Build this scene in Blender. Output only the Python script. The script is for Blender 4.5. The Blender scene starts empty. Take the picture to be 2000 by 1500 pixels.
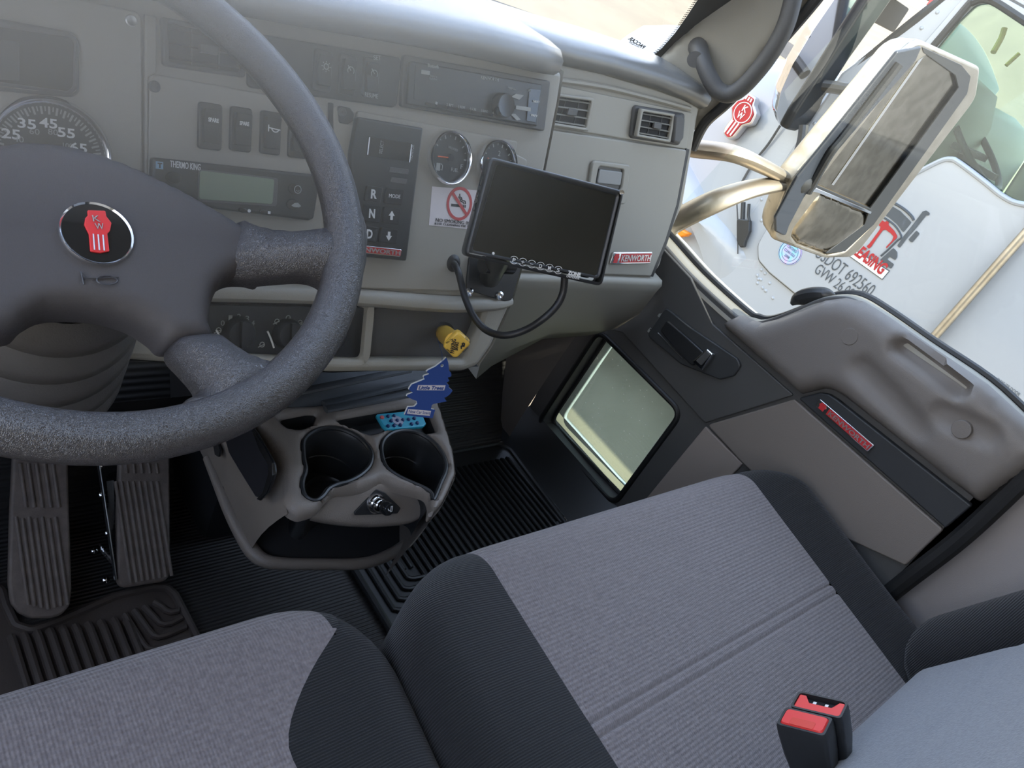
import bpy, bmesh, math, random
import numpy as np
from mathutils import Vector, Matrix
from mathutils.geometry import delaunay_2d_cdt
random.seed(7)
SC = bpy.context.scene
COL = SC.collection
# ---------------------------------------------------------------- camera (levelled cab axes: X right, Y forward, Z up)
F = 1550.0
EYE = np.array([0.0, 0.0, 1.17])
_vx = np.array([1600, -180, F]); _vz = np.array([-1343, 2407, F])
_X = _vx/np.linalg.norm(_vx); _D = _vz/np.linalg.norm(_vz); _D = _D-_X*(_D@_X); _D /= np.linalg.norm(_D)
_Z = -_D; _Y = np.cross(_Z, _X)
RM = np.array([_X, _Y, _Z])
cam = bpy.data.cameras.new('camera'); cam.sensor_width = 36; cam.lens = 36*F/2000; cam.clip_start = .02; cam.clip_end = 300
cam_o = bpy.data.objects.new('camera', cam); COL.objects.link(cam_o)
_R = RM @ np.diag([1, -1, -1])
cam_o.matrix_world = Matrix.Translation(EYE.tolist()) @ Matrix(_R.tolist()).to_4x4()
SC.camera = cam_o
# ---------------------------------------------------------------- light
W = bpy.data.worlds.new('sky'); SC.world = W; W.use_nodes = True
nt = W.node_tree; bg = nt.nodes['Background']
tc = nt.nodes.new('ShaderNodeTexCoord'); sx = nt.nodes.new('ShaderNodeSeparateXYZ'); cr = nt.nodes.new('ShaderNodeValToRGB')
nt.links.new(tc.outputs['Generated'], sx.inputs[0]); nt.links.new(sx.outputs['Z'], cr.inputs[0]); nt.links.new(cr.outputs[0], bg.inputs[0])
cr.color_ramp.elements[0].position = 0.0; cr.color_ramp.elements[0].color = (1.0, .93, .81, 1)
cr.color_ramp.elements[1].position = .65; cr.color_ramp.elements[1].color = (.50, .61, .84, 1)
_e = cr.color_ramp.elements.new(.42); _e.color = (.48, .62, .90, 1)
_e = cr.color_ramp.elements.new(.2); _e.color = (.88, .86, .83, 1)
bg.inputs['Strength'].default_value = 1.95
SUN = Vector((.14, -1, 1.25)).normalized()
sl = bpy.data.lights.new('sun', 'SUN'); sl.energy = 6.5; sl.angle = math.radians(.6); sl.color = (1, .93, .80)
so = bpy.data.objects.new('sun', sl); COL.objects.link(so); so.rotation_euler = SUN.to_track_quat('Z', 'Y').to_euler(); so.location = (2, -20, 13)
SC.view_settings.view_transform = 'Standard'; SC.view_settings.look = 'None'; SC.view_settings.gamma = 1; SC.view_settings.use_curve_mapping = False
SC.view_settings.exposure = 1.2
SC.cycles.max_bounces = 10; SC.cycles.diffuse_bounces = 5; SC.cycles.glossy_bounces = 4; SC.cycles.transparent_max_bounces = 16
SC.cycles.use_denoising = True; SC.cycles.caustics_reflective = False; SC.cycles.caustics_refractive = False
SC.cycles.sample_clamp_indirect = 4

# ---------------------------------------------------------------- geometry helpers
def ray(u, v):
    return RM @ np.array([u-1000, v-750, F])
class Pl:
    """a real plane in the cab: origin, normal facing the cab, right vector"""
    def __init__(s, o, n, r):
        s.o = np.array(o, float); s.n = np.array(n, float); s.n /= np.linalg.norm(s.n)
        r = np.array(r, float); r -= s.n*(r@s.n); s.u = r/np.linalg.norm(r); s.v = np.cross(s.n, s.u)
    def t(s, u, v, h=0):
        r = ray(u, v); o = s.o+s.n*h
        k = ((o-EYE)@s.n)/(r@s.n); p = EYE+r*k-s.o
        return (float(p@s.u), float(p@s.v))
    def T(s, pts, h=0): return [s.t(a, b, h) for a, b in pts]
    def P(s, a, b, h=0): return s.o+s.u*a+s.v*b+s.n*h
    def mat(s, a=0, b=0, h=0, ang=0):
        p = s.P(a, b, h); c, d = math.cos(ang), math.sin(ang)
        uu = s.u*c+s.v*d; vv = -s.u*d+s.v*c
        return Matrix(((uu[0], vv[0], s.n[0], p[0]), (uu[1], vv[1], s.n[1], p[1]), (uu[2], vv[2], s.n[2], p[2]), (0, 0, 0, 1)))
def onx(u, v, x): r = ray(u, v); return EYE+r*((x-EYE[0])/r[0])
def ony(u, v, y): r = ray(u, v); return EYE+r*((y-EYE[1])/r[1])
def onz(u, v, z): r = ray(u, v); return EYE+r*((z-EYE[2])/r[2])
def rnd(pts, r, seg=5):
    """round the corners of a closed 2D polygon; r one radius or a list"""
    out = []; n = len(pts)
    for i in range(n):
        p = np.array(pts[i], float); a = np.array(pts[i-1], float)-p; b = np.array(pts[(i+1) % n], float)-p
        rr = r[i] if isinstance(r, (list, tuple)) else r
        la, lb = np.linalg.norm(a), np.linalg.norm(b)
        if rr <= 0 or la < 1e-9 or lb < 1e-9: out.append(tuple(p)); continue
        a /= la; b /= lb
        th = math.acos(max(-1, min(1, float(a@b)))); d = min(rr/max(math.tan(th/2), .05), la*.48, lb*.48)
        s, e = p+a*d, p+b*d
        for k in range(seg+1):
            t = k/seg; out.append(tuple(s*(1-t)**2+p*2*t*(1-t)+e*t*t))
    return out
def cat(pts, closed=True, seg=6):
    P = [np.array(p, float) for p in pts]; n = len(P); out = []
    rng = n if closed else n-1
    for i in range(rng):
        if closed: a, b, c, d = P[i-1], P[i], P[(i+1) % n], P[(i+2) % n]
        else: a, b, c, d = P[max(i-1, 0)], P[i], P[i+1], P[min(i+2, n-1)]
        for k in range(seg):
            t = k/seg
            out.append(.5*((2*b)+(c-a)*t+(2*a-5*b+4*c-d)*t*t+(3*b-a-3*c+d)*t**3))
    if not closed: out.append(P[-1])
    return [tuple(float(q) for q in p) for p in out]
def circ(c, r, n=32, ry=None): return [(c[0]+r*math.cos(2*math.pi*k/n), c[1]+(ry or r)*math.sin(2*math.pi*k/n)) for k in range(n)]
def rect(x0, y0, x1, y1): return [(x0, y0), (x1, y0), (x1, y1), (x0, y1)]
def mid(pts): a = np.array(pts); return tuple(a.mean(0))

def tag(o, label=None, cat_=None, group=None, kind=None):
    if label: o['label'] = label
    if cat_: o['category'] = cat_
    if group: o['group'] = group
    if kind: o['kind'] = kind
    return o
def thing(name, label, cat_, loc, group=None):
    o = bpy.data.objects.new(name, None); COL.objects.link(o); o.location = [float(x) for x in loc]; o.empty_display_size = .03
    return tag(o, label, cat_, group)
def origin_of(o):
    v = Vector((0, 0, 0))
    while o is not None: v += Vector(o.location); o = o.parent
    return v
def link(name, me, m, parent=None, smooth=35, lab=None):
    """me holds world coordinates; the object keeps an unrotated frame under its parent"""
    for p in me.polygons: p.use_smooth = smooth is not None
    if smooth is not None: me.set_sharp_from_angle(angle=math.radians(smooth))
    off = origin_of(parent)
    if parent is None and len(me.vertices):
        c = np.array([v.co[:] for v in me.vertices]); off = Vector(((c[:, 0].min()+c[:, 0].max())/2, (c[:, 1].min()+c[:, 1].max())/2, c[:, 2].min()))
    me.transform(Matrix.Translation(-off))
    if m is not None:
        me.materials.clear()
        for q in (m if isinstance(m, (list, tuple)) else [m]): me.materials.append(q)
    o = bpy.data.objects.new(name, me); COL.objects.link(o)
    if parent is None: o.location = off
    else: o.parent = parent
    if lab: o['label'] = lab
    return o
class MB:
    def __init__(s): s.v = []; s.f = []; s.mi = []
    def add(s, vs, fs, mi=0):
        k = len(s.v); s.v += [tuple(float(c) for c in p) for p in vs]
        s.f += [tuple(i+k for i in f) for f in fs]; s.mi += [mi]*len(fs); return s
    def box(s, c, d, R=None, mi=0):
        vs = []
        for z in (-1, 1):
            for y in (-1, 1):
                for x in (-1, 1):
                    q = np.array([x*d[0]/2, y*d[1]/2, z*d[2]/2])
                    if R is not None: q = R @ q
                    vs.append(np.array(c)+q)
        return s.add(vs, [(0, 2, 3, 1), (4, 5, 7, 6), (0, 1, 5, 4), (2, 6, 7, 3), (0, 4, 6, 2), (1, 3, 7, 5)], mi)
    def pbox(s, pl, x0, y0, x1, y1, h0, h1, mi=0):
        vs = [pl.P(x, y, h) for h in (h0, h1) for y in (y0, y1) for x in (x0, x1)]
        return s.add(vs, [(0, 2, 3, 1), (4, 5, 7, 6), (0, 1, 5, 4), (2, 6, 7, 3), (0, 4, 6, 2), (1, 3, 7, 5)], mi)
    def grid(s, rows, close_u=False, close_v=False, mi=0):
        nr, nc = len(rows), len(rows[0]); vs = [p for r in rows for p in r]; fs = []
        for i in range(nr if close_v else nr-1):
            for j in range(nc if close_u else nc-1):
                a = i*nc+j; b = i*nc+(j+1) % nc; c = ((i+1) % nr)*nc+(j+1) % nc; d = ((i+1) % nr)*nc+j
                fs.append((a, b, c, d))
        return s.add(vs, fs, mi)
    def tube(s, pts, r, n=12, smooth=True, seg=6, cap=True, mi=0, flat=1.0, up=None):
        rs = r if isinstance(r, (list, tuple)) else None
        if smooth and len(pts) > 2:
            if rs: q = cat([tuple(p)+(rr,) for p, rr in zip(pts, rs)], False, seg); rs = [a[3] for a in q]; pts = [np.array(a[:3]) for a in q]
            else: pts = [np.array(a) for a in cat(pts, False, seg)]
        pts = [np.array(p, float) for p in pts]
        ref = np.array(up, float) if up is not None else None; rows = []; N = None
        for i, p in enumerate(pts):
            T = pts[min(i+1, len(pts)-1)]-pts[max(i-1, 0)]; T /= (np.linalg.norm(T)+1e-12)
            if ref is not None: N = ref-T*(ref@T)
            elif N is None:
                a = np.array([0, 0, 1.]) if abs(T[2]) < .9 else np.array([1., 0, 0]); N = a-T*(a@T)
            else: N = N-T*(N@T)
            N /= (np.linalg.norm(N)+1e-12); B = np.cross(T, N); rr = rs[i] if rs else r
            rows.append([p+N*rr*flat*math.cos(2*math.pi*k/n)+B*rr*math.sin(2*math.pi*k/n) for k in range(n)])
        k0 = len(s.v); s.grid(rows, close_u=True, mi=mi)
        if cap:
            s.f.append(tuple(k0+j for j in range(n))[::-1]); s.f.append(tuple(k0+(len(rows)-1)*n+j for j in range(n))); s.mi += [mi, mi]
        return s
    def lathe(s, prof, pl, c, n=40, mi=0, cap=True):
        """prof = [(r, h)] around the normal of pl at local c"""
        rows = [[pl.P(c[0]+r*math.cos(2*math.pi*k/n), c[1]+r*math.sin(2*math.pi*k/n), h) for k in range(n)] for r, h in prof]
        k0 = len(s.v); s.grid(rows, close_u=True, mi=mi)
        if cap:
            if prof[0][0] > 1e-6: s.f.append(tuple(k0+j for j in range(n))[::-1]); s.mi.append(mi)
            if prof[-1][0] > 1e-6: s.f.append(tuple(k0+(len(rows)-1)*n+j for j in range(n))); s.mi.append(mi)
        return s
    def build(s, name, m, parent=None, smooth=35, bevel=0, seg=2, lab=None, fix=True):
        me = bpy.data.meshes.new(name); me.from_pydata(s.v, [], s.f); me.update()
        if any(s.mi):
            for p, k in zip(me.polygons, s.mi): p.material_index = k
        bm = bmesh.new(); bm.from_mesh(me)
        bmesh.ops.remove_doubles(bm, verts=bm.verts, dist=1e-6)
        if fix: bmesh.ops.recalc_face_normals(bm, faces=bm.faces)
        if bevel:
            es = [e for e in bm.edges if len(e.link_faces) == 2 and e.calc_face_angle(0) > math.radians(30)]
            bmesh.ops.bevel(bm, geom=es, offset=bevel, segments=seg, affect='EDGES', profile=.5, clamp_overlap=True)
        bm.to_mesh(me); bm.free()
        return link(name, me, m, parent, smooth, lab)
def plate(name, pl, outer, m, parent=None, holes=(), d=.004, h=0, bev=.001, smooth=35, lab=None):
    """a solid sheet cut to an outline with holes; top face at height h, depth d below"""
    cu = bpy.data.curves.new(name, 'CURVE'); cu.dimensions = '2D'; cu.fill_mode = 'BOTH'
    b = min(bev, d*.49)
    cu.extrude = max(d/2-b, 1e-5); cu.bevel_depth = b; cu.bevel_resolution = 2; cu.offset = -b
    for loop in [outer]+list(holes):
        L = [loop[0]]
        for q in loop[1:]:
            if (q[0]-L[-1][0])**2+(q[1]-L[-1][1])**2 > 1e-9: L.append(q)
        sp = cu.splines.new('POLY'); sp.points.add(len(L)-1)
        for p, q in zip(sp.points, L): p.co = (q[0], q[1], 0, 1)
        sp.use_cyclic_u = True
    o = bpy.data.objects.new(name, cu); me = bpy.data.meshes.new_from_object(o); bpy.data.objects.remove(o); bpy.data.curves.remove(cu)
    me.name = name
    me.transform(pl.mat(0, 0, h-d/2))
    return link(name, me, m, parent, smooth, lab)
def inside(P, poly):
    x, y = P[:, 0], P[:, 1]; r = np.zeros(len(P), bool); n = len(poly)
    for i in range(n):
        x1, y1 = poly[i]; x2, y2 = poly[(i+1) % n]
        if y1 == y2: continue
        c = ((y1 > y) != (y2 > y)) & (x < (x2-x1)*(y-y1)/(y2-y1)+x1); r ^= c
    return r
def dist(P, poly):
    d = np.full(len(P), 1e9); n = len(poly)
    for i in range(n):
        a = np.array(poly[i]); b = np.array(poly[(i+1) % n]); ab = b-a; L = ab@ab
        if L < 1e-14: continue
        t = np.clip(((P-a)@ab)/L, 0, 1)[:, None]; d = np.minimum(d, np.linalg.norm(P-(a+t*ab), axis=1))
    return d
def pillow(name, pl, poly, m, parent=None, H=.02, w=.02, res=.005, h=0, warp=None, holes=(), back=.01, p=2.0, smooth=60, lab=None, exempt=None, matf=None):
    """a soft solid over an outline: height rises by H within w of the edge; warp(a,b) adds relief"""
    loops = []
    for lp in [poly]+list(holes):
        L = []; n = len(lp)
        for i in range(n):
            a = np.array(lp[i]); b = np.array(lp[(i+1) % n]); k = max(1, int(np.linalg.norm(b-a)/res))
            for j in range(k): L.append(tuple(a+(b-a)*j/k))
        loops.append(L)
    A = np.array(loops[0]); x0, y0 = A.min(0); x1, y1 = A.max(0)
    G = np.array([(x+(res/2 if j % 2 else 0), y) for j, y in enumerate(np.arange(y0, y1, res*.87)) for x in np.arange(x0, x1, res)])
    ok = inside(G, poly)
    for hh in holes: ok &= ~inside(G, hh)
    G = G[ok]; d = dist(G, poly)
    for hh in holes: d = np.minimum(d, dist(G, hh))
    G = G[d > res*.45]
    V = []; E = []
    for L in loops:
        k = len(V); V += L; E += [(k+i, k+(i+1) % len(L)) for i in range(len(L))]
    V += [tuple(g) for g in G]
    r = delaunay_2d_cdt([Vector(q) for q in V], E, [], 0, 1e-7)
    vv = np.array([tuple(q) for q in r[0]]); tri = [tuple(f) for f in r[2]]
    C = np.array([vv[list(f)].mean(0) for f in tri]); ok = inside(C, poly)
    for hh in holes: ok &= ~inside(C, hh)
    tri = [f for f, q in zip(tri, ok) if q]
    de = dist(vv, poly)
    for hh in holes: de = np.minimum(de, dist(vv, hh))
    t = np.clip(de/w, 0, 1); z = H*(1-(1-t)**p)**(1/p)-H
    if warp is not None: z = z+np.array([warp(a, b) for a, b in vv])
    vs = [pl.P(a, b, h+q) for (a, b), q in zip(vv, z)]; nv = len(vs)
    bm = MB(); cnt = {}
    for f in tri:
        for i in range(3):
            e = (f[i], f[(i+1) % 3]); cnt[e] = cnt.get(e, 0)+1
    fs = list(tri); mis = [0]*len(tri)
    if matf: mis = [matf(*vv[list(f)].mean(0)) for f in tri]
    if back:
        for a, b in vv:
            vs.append(pl.P(a, b, h-H-back+(min(0, warp(a, b)) if warp else 0)))
        fs += [tuple(i+nv for i in f[::-1]) for f in tri]; mis += [0]*len(tri)
        for e in cnt:
            if (e[1], e[0]) not in cnt: fs.append((e[1], e[0], e[0]+nv, e[1]+nv)); mis.append(0)
    bm.v = [tuple(float(c) for c in q) for q in vs]; bm.f = fs; bm.mi = mis
    return bm.build(name, m, parent, smooth, lab=lab, fix=bool(back))
def txt(name, pl, s, a, b, m, parent, h=.0006, hgt=None, px=True, thick=.0004, bold=0, shear=0, flip=False, hh=0, lab=None):
    """lettering with its baseline from a to b on the plane (pixels of the traced photo, or local metres)"""
    if px: a = pl.t(*a, hh); b = pl.t(*b, hh)
    cu = bpy.data.curves.new(name, 'FONT'); cu.body = s; cu.extrude = 0; cu.offset = bold; cu.shear = shear; cu.resolution_u = 3
    o = bpy.data.objects.new(name, cu); me = bpy.data.meshes.new_from_object(o); bpy.data.objects.remove(o); bpy.data.curves.remove(cu)
    c = np.array([v.co[:] for v in me.vertices]); x0, x1 = c[:, 0].min(), c[:, 0].max(); y0, y1 = c[:, 1].min(), c[:, 1].max()
    L = math.hypot(b[0]-a[0], b[1]-a[1]); sx_ = L/(x1-x0); sy_ = (hgt/(y1-y0)) if hgt else sx_
    ang = math.atan2(b[1]-a[1], b[0]-a[0])
    me.transform(Matrix.Translation((-x0, -y0 if hgt else 0, 0))); me.transform(Matrix.Diagonal((sx_, sy_, 1, 1)))
    if flip: me.transform(Matrix.Diagonal((-1, 1, 1, 1))); me.transform(Matrix.Translation((L, 0, 0)))
    me.transform(pl.mat(a[0], a[1], h+thick, ang))
    bm = bmesh.new(); bm.from_mesh(me)
    r = bmesh.ops.extrude_face_region(bm, geom=list(bm.faces)); vs = [g for g in r['geom'] if isinstance(g, bmesh.types.BMVert)]
    bmesh.ops.translate(bm, verts=vs, vec=Vector((-pl.n*thick).tolist())); bmesh.ops.recalc_face_normals(bm, faces=bm.faces)
    bm.to_mesh(me); bm.free(); me.name = name
    return link(name, me, m, parent, None, lab)

# ---------------------------------------------------------------- materials
def MT(name, col, rough=.5, metal=0, bump=None, var=None, spec=.5, coat=0, emit=None, sheen=0):
    """bump=(kind, scale, strength) in object space; var=(scale, amount, colour2)"""
    m = bpy.data.materials.new(name); m.use_nodes = True; t = m.node_tree; b = t.nodes['Principled BSDF']
    b.inputs['Base Color'].default_value = (*col, 1); b.inputs['Roughness'].default_value = rough; b.inputs['Metallic'].default_value = metal
    b.inputs['Specular IOR Level'].default_value = spec; b.inputs['Coat Weight'].default_value = coat; b.inputs['Coat Roughness'].default_value = .08
    if sheen: b.inputs['Sheen Weight'].default_value = sheen; b.inputs['Sheen Roughness'].default_value = .5
    if emit: b.inputs['Emission Color'].default_value = (*emit[0], 1); b.inputs['Emission Strength'].default_value = emit[1]
    tc = t.nodes.new('ShaderNodeTexCoord')
    if bump:
        bl = bump if isinstance(bump, list) else [bump]; prev = None
        for kind, sc, st in bl:
            if kind == 'leather':
                n = t.nodes.new('ShaderNodeTexVoronoi'); n.feature = 'DISTANCE_TO_EDGE'; n.inputs['Scale'].default_value = sc; out = n.outputs['Distance']
                nn = t.nodes.new('ShaderNodeTexNoise'); nn.inputs['Scale'].default_value = sc*.7; mx = t.nodes.new('ShaderNodeVectorMath'); mx.operation = 'MULTIPLY_ADD'
                t.links.new(tc.outputs['Object'], nn.inputs['Vector']); t.links.new(nn.outputs['Color'], mx.inputs[0]); mx.inputs[1].default_value = (.012,)*3
                t.links.new(tc.outputs['Object'], mx.inputs[2]); t.links.new(mx.outputs[0], n.inputs['Vector'])
                mr = t.nodes.new('ShaderNodeMapRange'); mr.inputs['From Max'].default_value = .25; t.links.new(out, mr.inputs['Value']); out = mr.outputs[0]
            elif kind in 'XYZ':
                n = t.nodes.new('ShaderNodeTexWave'); n.bands_direction = kind; n.inputs['Scale'].default_value = sc; n.inputs['Distortion'].default_value = 0; out = n.outputs['Fac']
                t.links.new(tc.outputs['Object'], n.inputs['Vector'])
            else:
                n = t.nodes.new('ShaderNodeTexNoise'); n.inputs['Scale'].default_value = sc; n.inputs['Detail'].default_value = 3; out = n.outputs['Fac']
                t.links.new(tc.outputs['Object'], n.inputs['Vector'])
            bp = t.nodes.new('ShaderNodeBump'); bp.inputs['Strength'].default_value = st; bp.inputs['Distance'].default_value = .001 if kind in ('leather', 'noise') else .002
            t.links.new(out, bp.inputs['Height'])
            if prev: t.links.new(prev.outputs[0], bp.inputs['Normal'])
            prev = bp
        t.links.new(prev.outputs[0], b.inputs['Normal'])
    if var:
        n = t.nodes.new('ShaderNodeTexNoise'); n.inputs['Scale'].default_value = var[0]; n.inputs['Detail'].default_value = 5
        t.links.new(tc.outputs['Object'], n.inputs['Vector'])
        mr = t.nodes.new('ShaderNodeMapRange'); mr.inputs['From Min'].default_value = .38; mr.inputs['From Max'].default_value = .62; mr.inputs['To Max'].default_value = var[1]
        mx = t.nodes.new('ShaderNodeMix'); mx.data_type = 'RGBA'; mx.inputs[6].default_value = (*col, 1); mx.inputs[7].default_value = (*var[2], 1)
        t.links.new(n.outputs['Fac'], mr.inputs['Value']); t.links.new(mr.outputs[0], mx.inputs[0]); t.links.new(mx.outputs[2], b.inputs['Base Color'])
    return m
def glass(name, tint=(.9, .95, .93), refl=.12, dirt=0):
    m = bpy.data.materials.new(name); m.use_nodes = True; t = m.node_tree; t.nodes.clear()
    o = t.nodes.new('ShaderNodeOutputMaterial'); tr = t.nodes.new('ShaderNodeBsdfTransparent'); gl = t.nodes.new('ShaderNodeBsdfGlossy'); mx = t.nodes.new('ShaderNodeMixShader'); fr = t.nodes.new('ShaderNodeFresnel')
    fr.inputs['IOR'].default_value = 1.45; tr.inputs[0].default_value = (*tint, 1); gl.inputs['Roughness'].default_value = .03; gl.inputs[0].default_value = (1, 1, 1, 1)
    t.links.new(fr.outputs[0], mx.inputs[0]); t.links.new(tr.outputs[0], mx.inputs[1]); t.links.new(gl.outputs[0], mx.inputs[2]); last = mx
    if dirt:
        tc = t.nodes.new('ShaderNodeTexCoord'); n = t.nodes.new('ShaderNodeTexNoise'); n.inputs['Scale'].default_value = 9; n.inputs['Detail'].default_value = 8; n.inputs['Roughness'].default_value = .7
        v = t.nodes.new('ShaderNodeTexVoronoi'); v.inputs['Scale'].default_value = 75
        t.links.new(tc.outputs['Object'], n.inputs['Vector']); t.links.new(tc.outputs['Object'], v.inputs['Vector'])
        mr = t.nodes.new('ShaderNodeMapRange'); mr.inputs['From Min'].default_value = .2; mr.inputs['From Max'].default_value = .8; mr.inputs['To Max'].default_value = dirt; t.links.new(n.outputs['Fac'], mr.inputs['Value'])
        m2 = t.nodes.new('ShaderNodeMapRange'); m2.inputs['From Min'].default_value = .16; m2.inputs['From Max'].default_value = .08; m2.inputs['To Max'].default_value = dirt*1.2; t.links.new(v.outputs['Distance'], m2.inputs['Value'])
        ad = t.nodes.new('ShaderNodeMath'); ad.use_clamp = True; t.links.new(mr.outputs[0], ad.inputs[0]); t.links.new(m2.outputs[0], ad.inputs[1])
        df = t.nodes.new('ShaderNodeBsdfDiffuse'); df.inputs[0].default_value = (.62, .66, .55, 1); tl = t.nodes.new('ShaderNodeBsdfTranslucent'); tl.inputs[0].default_value = (.75, .8, .66, 1)
        md = t.nodes.new('ShaderNodeMixShader'); t.links.new(df.outputs[0], md.inputs[1]); t.links.new(tl.outputs[0], md.inputs[2])
        m3 = t.nodes.new('ShaderNodeMixShader'); t.links.new(ad.outputs[0], m3.inputs[0]); t.links.new(mx.outputs[0], m3.inputs[1]); t.links.new(md.outputs[0], m3.inputs[2]); last = m3
    t.links.new(last.outputs[0], o.inputs[0])
    return m
GR = MT('grey_dash_plastic', (.31, .29, .24), .45, bump=('noise', 900, .25))
GR2 = MT('grey_panel_plastic', (.32, .30, .25), .42, bump=('noise', 1100, .12))
BRG = MT('taupe_trim_plastic', (.21, .18, .155), .45, bump=('noise', 900, .35))
DG = MT('charcoal_trim_plastic', (.080, .078, .075), .5, bump=('noise', 900, .35))
DOORG = MT('door_grey_plastic', (.185, .165, .148), .5, bump=('noise', 800, .35))
PAD = MT('slate_soft_pad', (.155, .155, .15), .24, spec=.8, bump=('leather', 420, .12))
BK = MT('black_plastic', (.022, .023, .024), .35, bump=('noise', 900, .1))
BKG = MT('gloss_black_plastic', (.012, .013, .014), .12)
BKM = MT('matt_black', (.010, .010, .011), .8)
SCRN = MT('dark_screen', (.010, .012, .011), .18)
WHL = MT('black_grained_leather', (.046, .042, .042), .28, spec=.9, bump=('leather', 420, .45))
HUB = MT('black_hub_skin', (.078, .070, .068), .5, bump=[('leather', 600, .3)], spec=.5)
FAB = MT('grey_ribbed_fabric', (.176, .150, .150), .9, bump=[('X', 95, .35), ('Y', 55, .45), ('noise', 500, .5)], var=(220, .75, (.245, .215, .212)), sheen=.3)
FABB = MT('black_knit_fabric', (.010, .010, .011), .9, bump=[('Y', 110, .5), ('noise', 700, .4)], sheen=.15)
CARP = MT('taupe_carpet_panel', (.30, .25, .215), .95, bump=('noise', 1500, .6))
LIN = MT('pale_headliner', (.62, .60, .56), .95)
WALLM = MT('grey_fabric_wall', (.42, .39, .375), .9, bump=('noise', 600, .5))
RUB = MT('black_rubber', (.016, .016, .016), .42, bump=('noise', 500, .2))
RUBF = MT('ribbed_floor_rubber', (.036, .034, .032), .5, bump=[('Y', 45, .9)])
PED = MT('worn_pedal_rubber', (.19, .155, .135), .6, bump=('noise', 400, .4), var=(60, .6, (.26, .215, .185)))
MATR = MT('brown_black_mat_rubber', (.085, .068, .06), .55, bump=('noise', 400, .3))
CHR = MT('chrome', (.82, .83, .85), .07, 1)
ARMM = MT('dusty_arm_paint', (.36, .31, .24), .42, .8, bump=('noise', 120, .2), var=(30, .7, (.38, .33, .27)))
CHRD = MT('dusty_chrome', (.52, .47, .39), .36, 1, bump=('noise', 60, .1), var=(25, .7, (.40, .35, .28)))
ALU = MT('aluminium', (.6, .6, .6), .35, 1)
RED = MT('red_enamel', (.55, .035, .04), .3)
REDB = MT('red_button_plastic', (.82, .05, .045), .35)
WHT = MT('white_print', (.75, .75, .73), .5)
WHTD = MT('faded_print', (.32, .33, .31), .5)
YEL = MT('yellow_plastic', (.75, .47, .07), .35)
PRK = MT('black_print', (.015, .015, .015), .6)
PAPER = MT('white_sticker', (.72, .66, .65), .5)
BLU = MT('blue_card', (.018, .060, .25), .6)
CYN = MT('cyan_plastic', (.03, .33, .47), .35)
NAVY = MT('navy_button', (.01, .03, .12), .35)
LCD = MT('green_lcd', (.20, .25, .17), .25)
ORG = MT('orange_needle', (.7, .12, .03), .4)
DIAL = MT('gauge_dial', (.020, .021, .021), .4)
GLS = glass('clear_glass')
PEEP = glass('dusty_green_glass', (.58, .76, .68), dirt=.22)
SHLD = glass('windshield_glass', (.93, .97, .97))
GTR = glass('green_tinted_glass', (.50, .68, .60))

MIRR = MT('dusty_mirror_glass', (.46, .40, .31), .16, 1, var=(30, .6, (.26, .22, .16)), bump=('noise', 90, .08))
PNT = MT('white_truck_paint', (.40, .415, .43), .22, coat=.5, var=(1.3, .5, (.41, .43, .455)))
CONC = MT('concrete_pavement', (.185, .150, .103), .9, bump=('noise', 15, .3), var=(.9, 1, (.155, .126, .087)))
AMB = MT('amber_lens', (.9, .27, .02), .2)
TK_RED = MT('decal_red', (.42, .015, .02), .4)
TK_GRY = MT('decal_grey', (.07, .08, .09), .4)
# ---------------------------------------------------------------- the planes of the place
PD = Pl((.5, .3463+.51*.7, .7), (0, -1, .51), (1, 0, 0))            # centre dash face
PW = Pl((1.1, .625+.35*.8, .8), (0, -1, .35), (1, 0, 0))            # passenger side dash face
WC = np.array([.19, .565, .877])
PS = Pl(WC, (0, -.5, .866), (1, 0, 0))                              # steering wheel plane
DX = 1.47
DP = Pl((DX, .5, .5), (-1, 0, 0), (0, -1, 0))                       # passenger door inner face
TX = 3.8
TP = Pl((TX, 1, .5), (-1, 0, 0), (0, -1, 0))                        # side of the white truck alongside
FL = Pl((0, 0, 0), (0, 0, 1), (1, 0, 0))
WS = Pl((.5, 1.12, .95), (0, -1, -.6), (1, 0, 0))                   # windshield
def struct(o, kind='structure', label=None):
    o['kind'] = kind
    if label: o['label'] = label
    return o
def bxs(name, c, d, m, parent=None, bevel=0): return MB().box(c, d).build(name, m, parent, bevel=bevel)

# ---------------------------------------------------------------- cab shell
rows = []
for x in np.linspace(-.42, 1.5, 24):
    rows.append([(x, y, z) for y, z in [(-.8, 0), (-.4, 0), (0, 0), (.4, 0), (.8, 0), (.93, 0), (.97, .012), (1.01, .04), (1.18, .30), (1.22, .36), (1.24, .46), (1.24, .85)]])
fl = MB().grid(rows); struct(fl.build('floor', RUBF, smooth=30, fix=False))
struct(bxs('ceiling', (.54, -.07, 1.80), (1.98, 1.5, .04), LIN))
struct(bxs('wall_front', (.54, 1.27, .45), (1.98, .03, .98), BKM))
struct(bxs('wall_back', (.54, -.83, .89), (1.98, .04, 1.82), LIN))
wl = MB(); wl.box((-.43, .1, .36), (.03, 1.9, .78)); wl.box((-.43, -.7, 1.2), (.03, .3, 1.2)); wl.box((-.43, .05, 1.72), (.03, 1.4, .2))
struct(wl.build('wall_left', LIN))
wr = MB(); wr.box((1.525, -.36, .89), (.04, .94, 1.78)); wr.box((1.52, .4, 1.74), (.03, .7, .10))
struct(wr.build('wall_right', WALLM))
# door seal along the rear edge of the door opening
sp = [onx(2100, 833, 1.465), onx(2000, 935, 1.465), onx(1880, 1048, 1.465), onx(1765, 1138, 1.465), onx(1700, 1190, 1.465)]
struct(MB().tube(sp, .017, 10).build('trim_1', RUB), label='black rubber door seal behind the passenger door')
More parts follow.
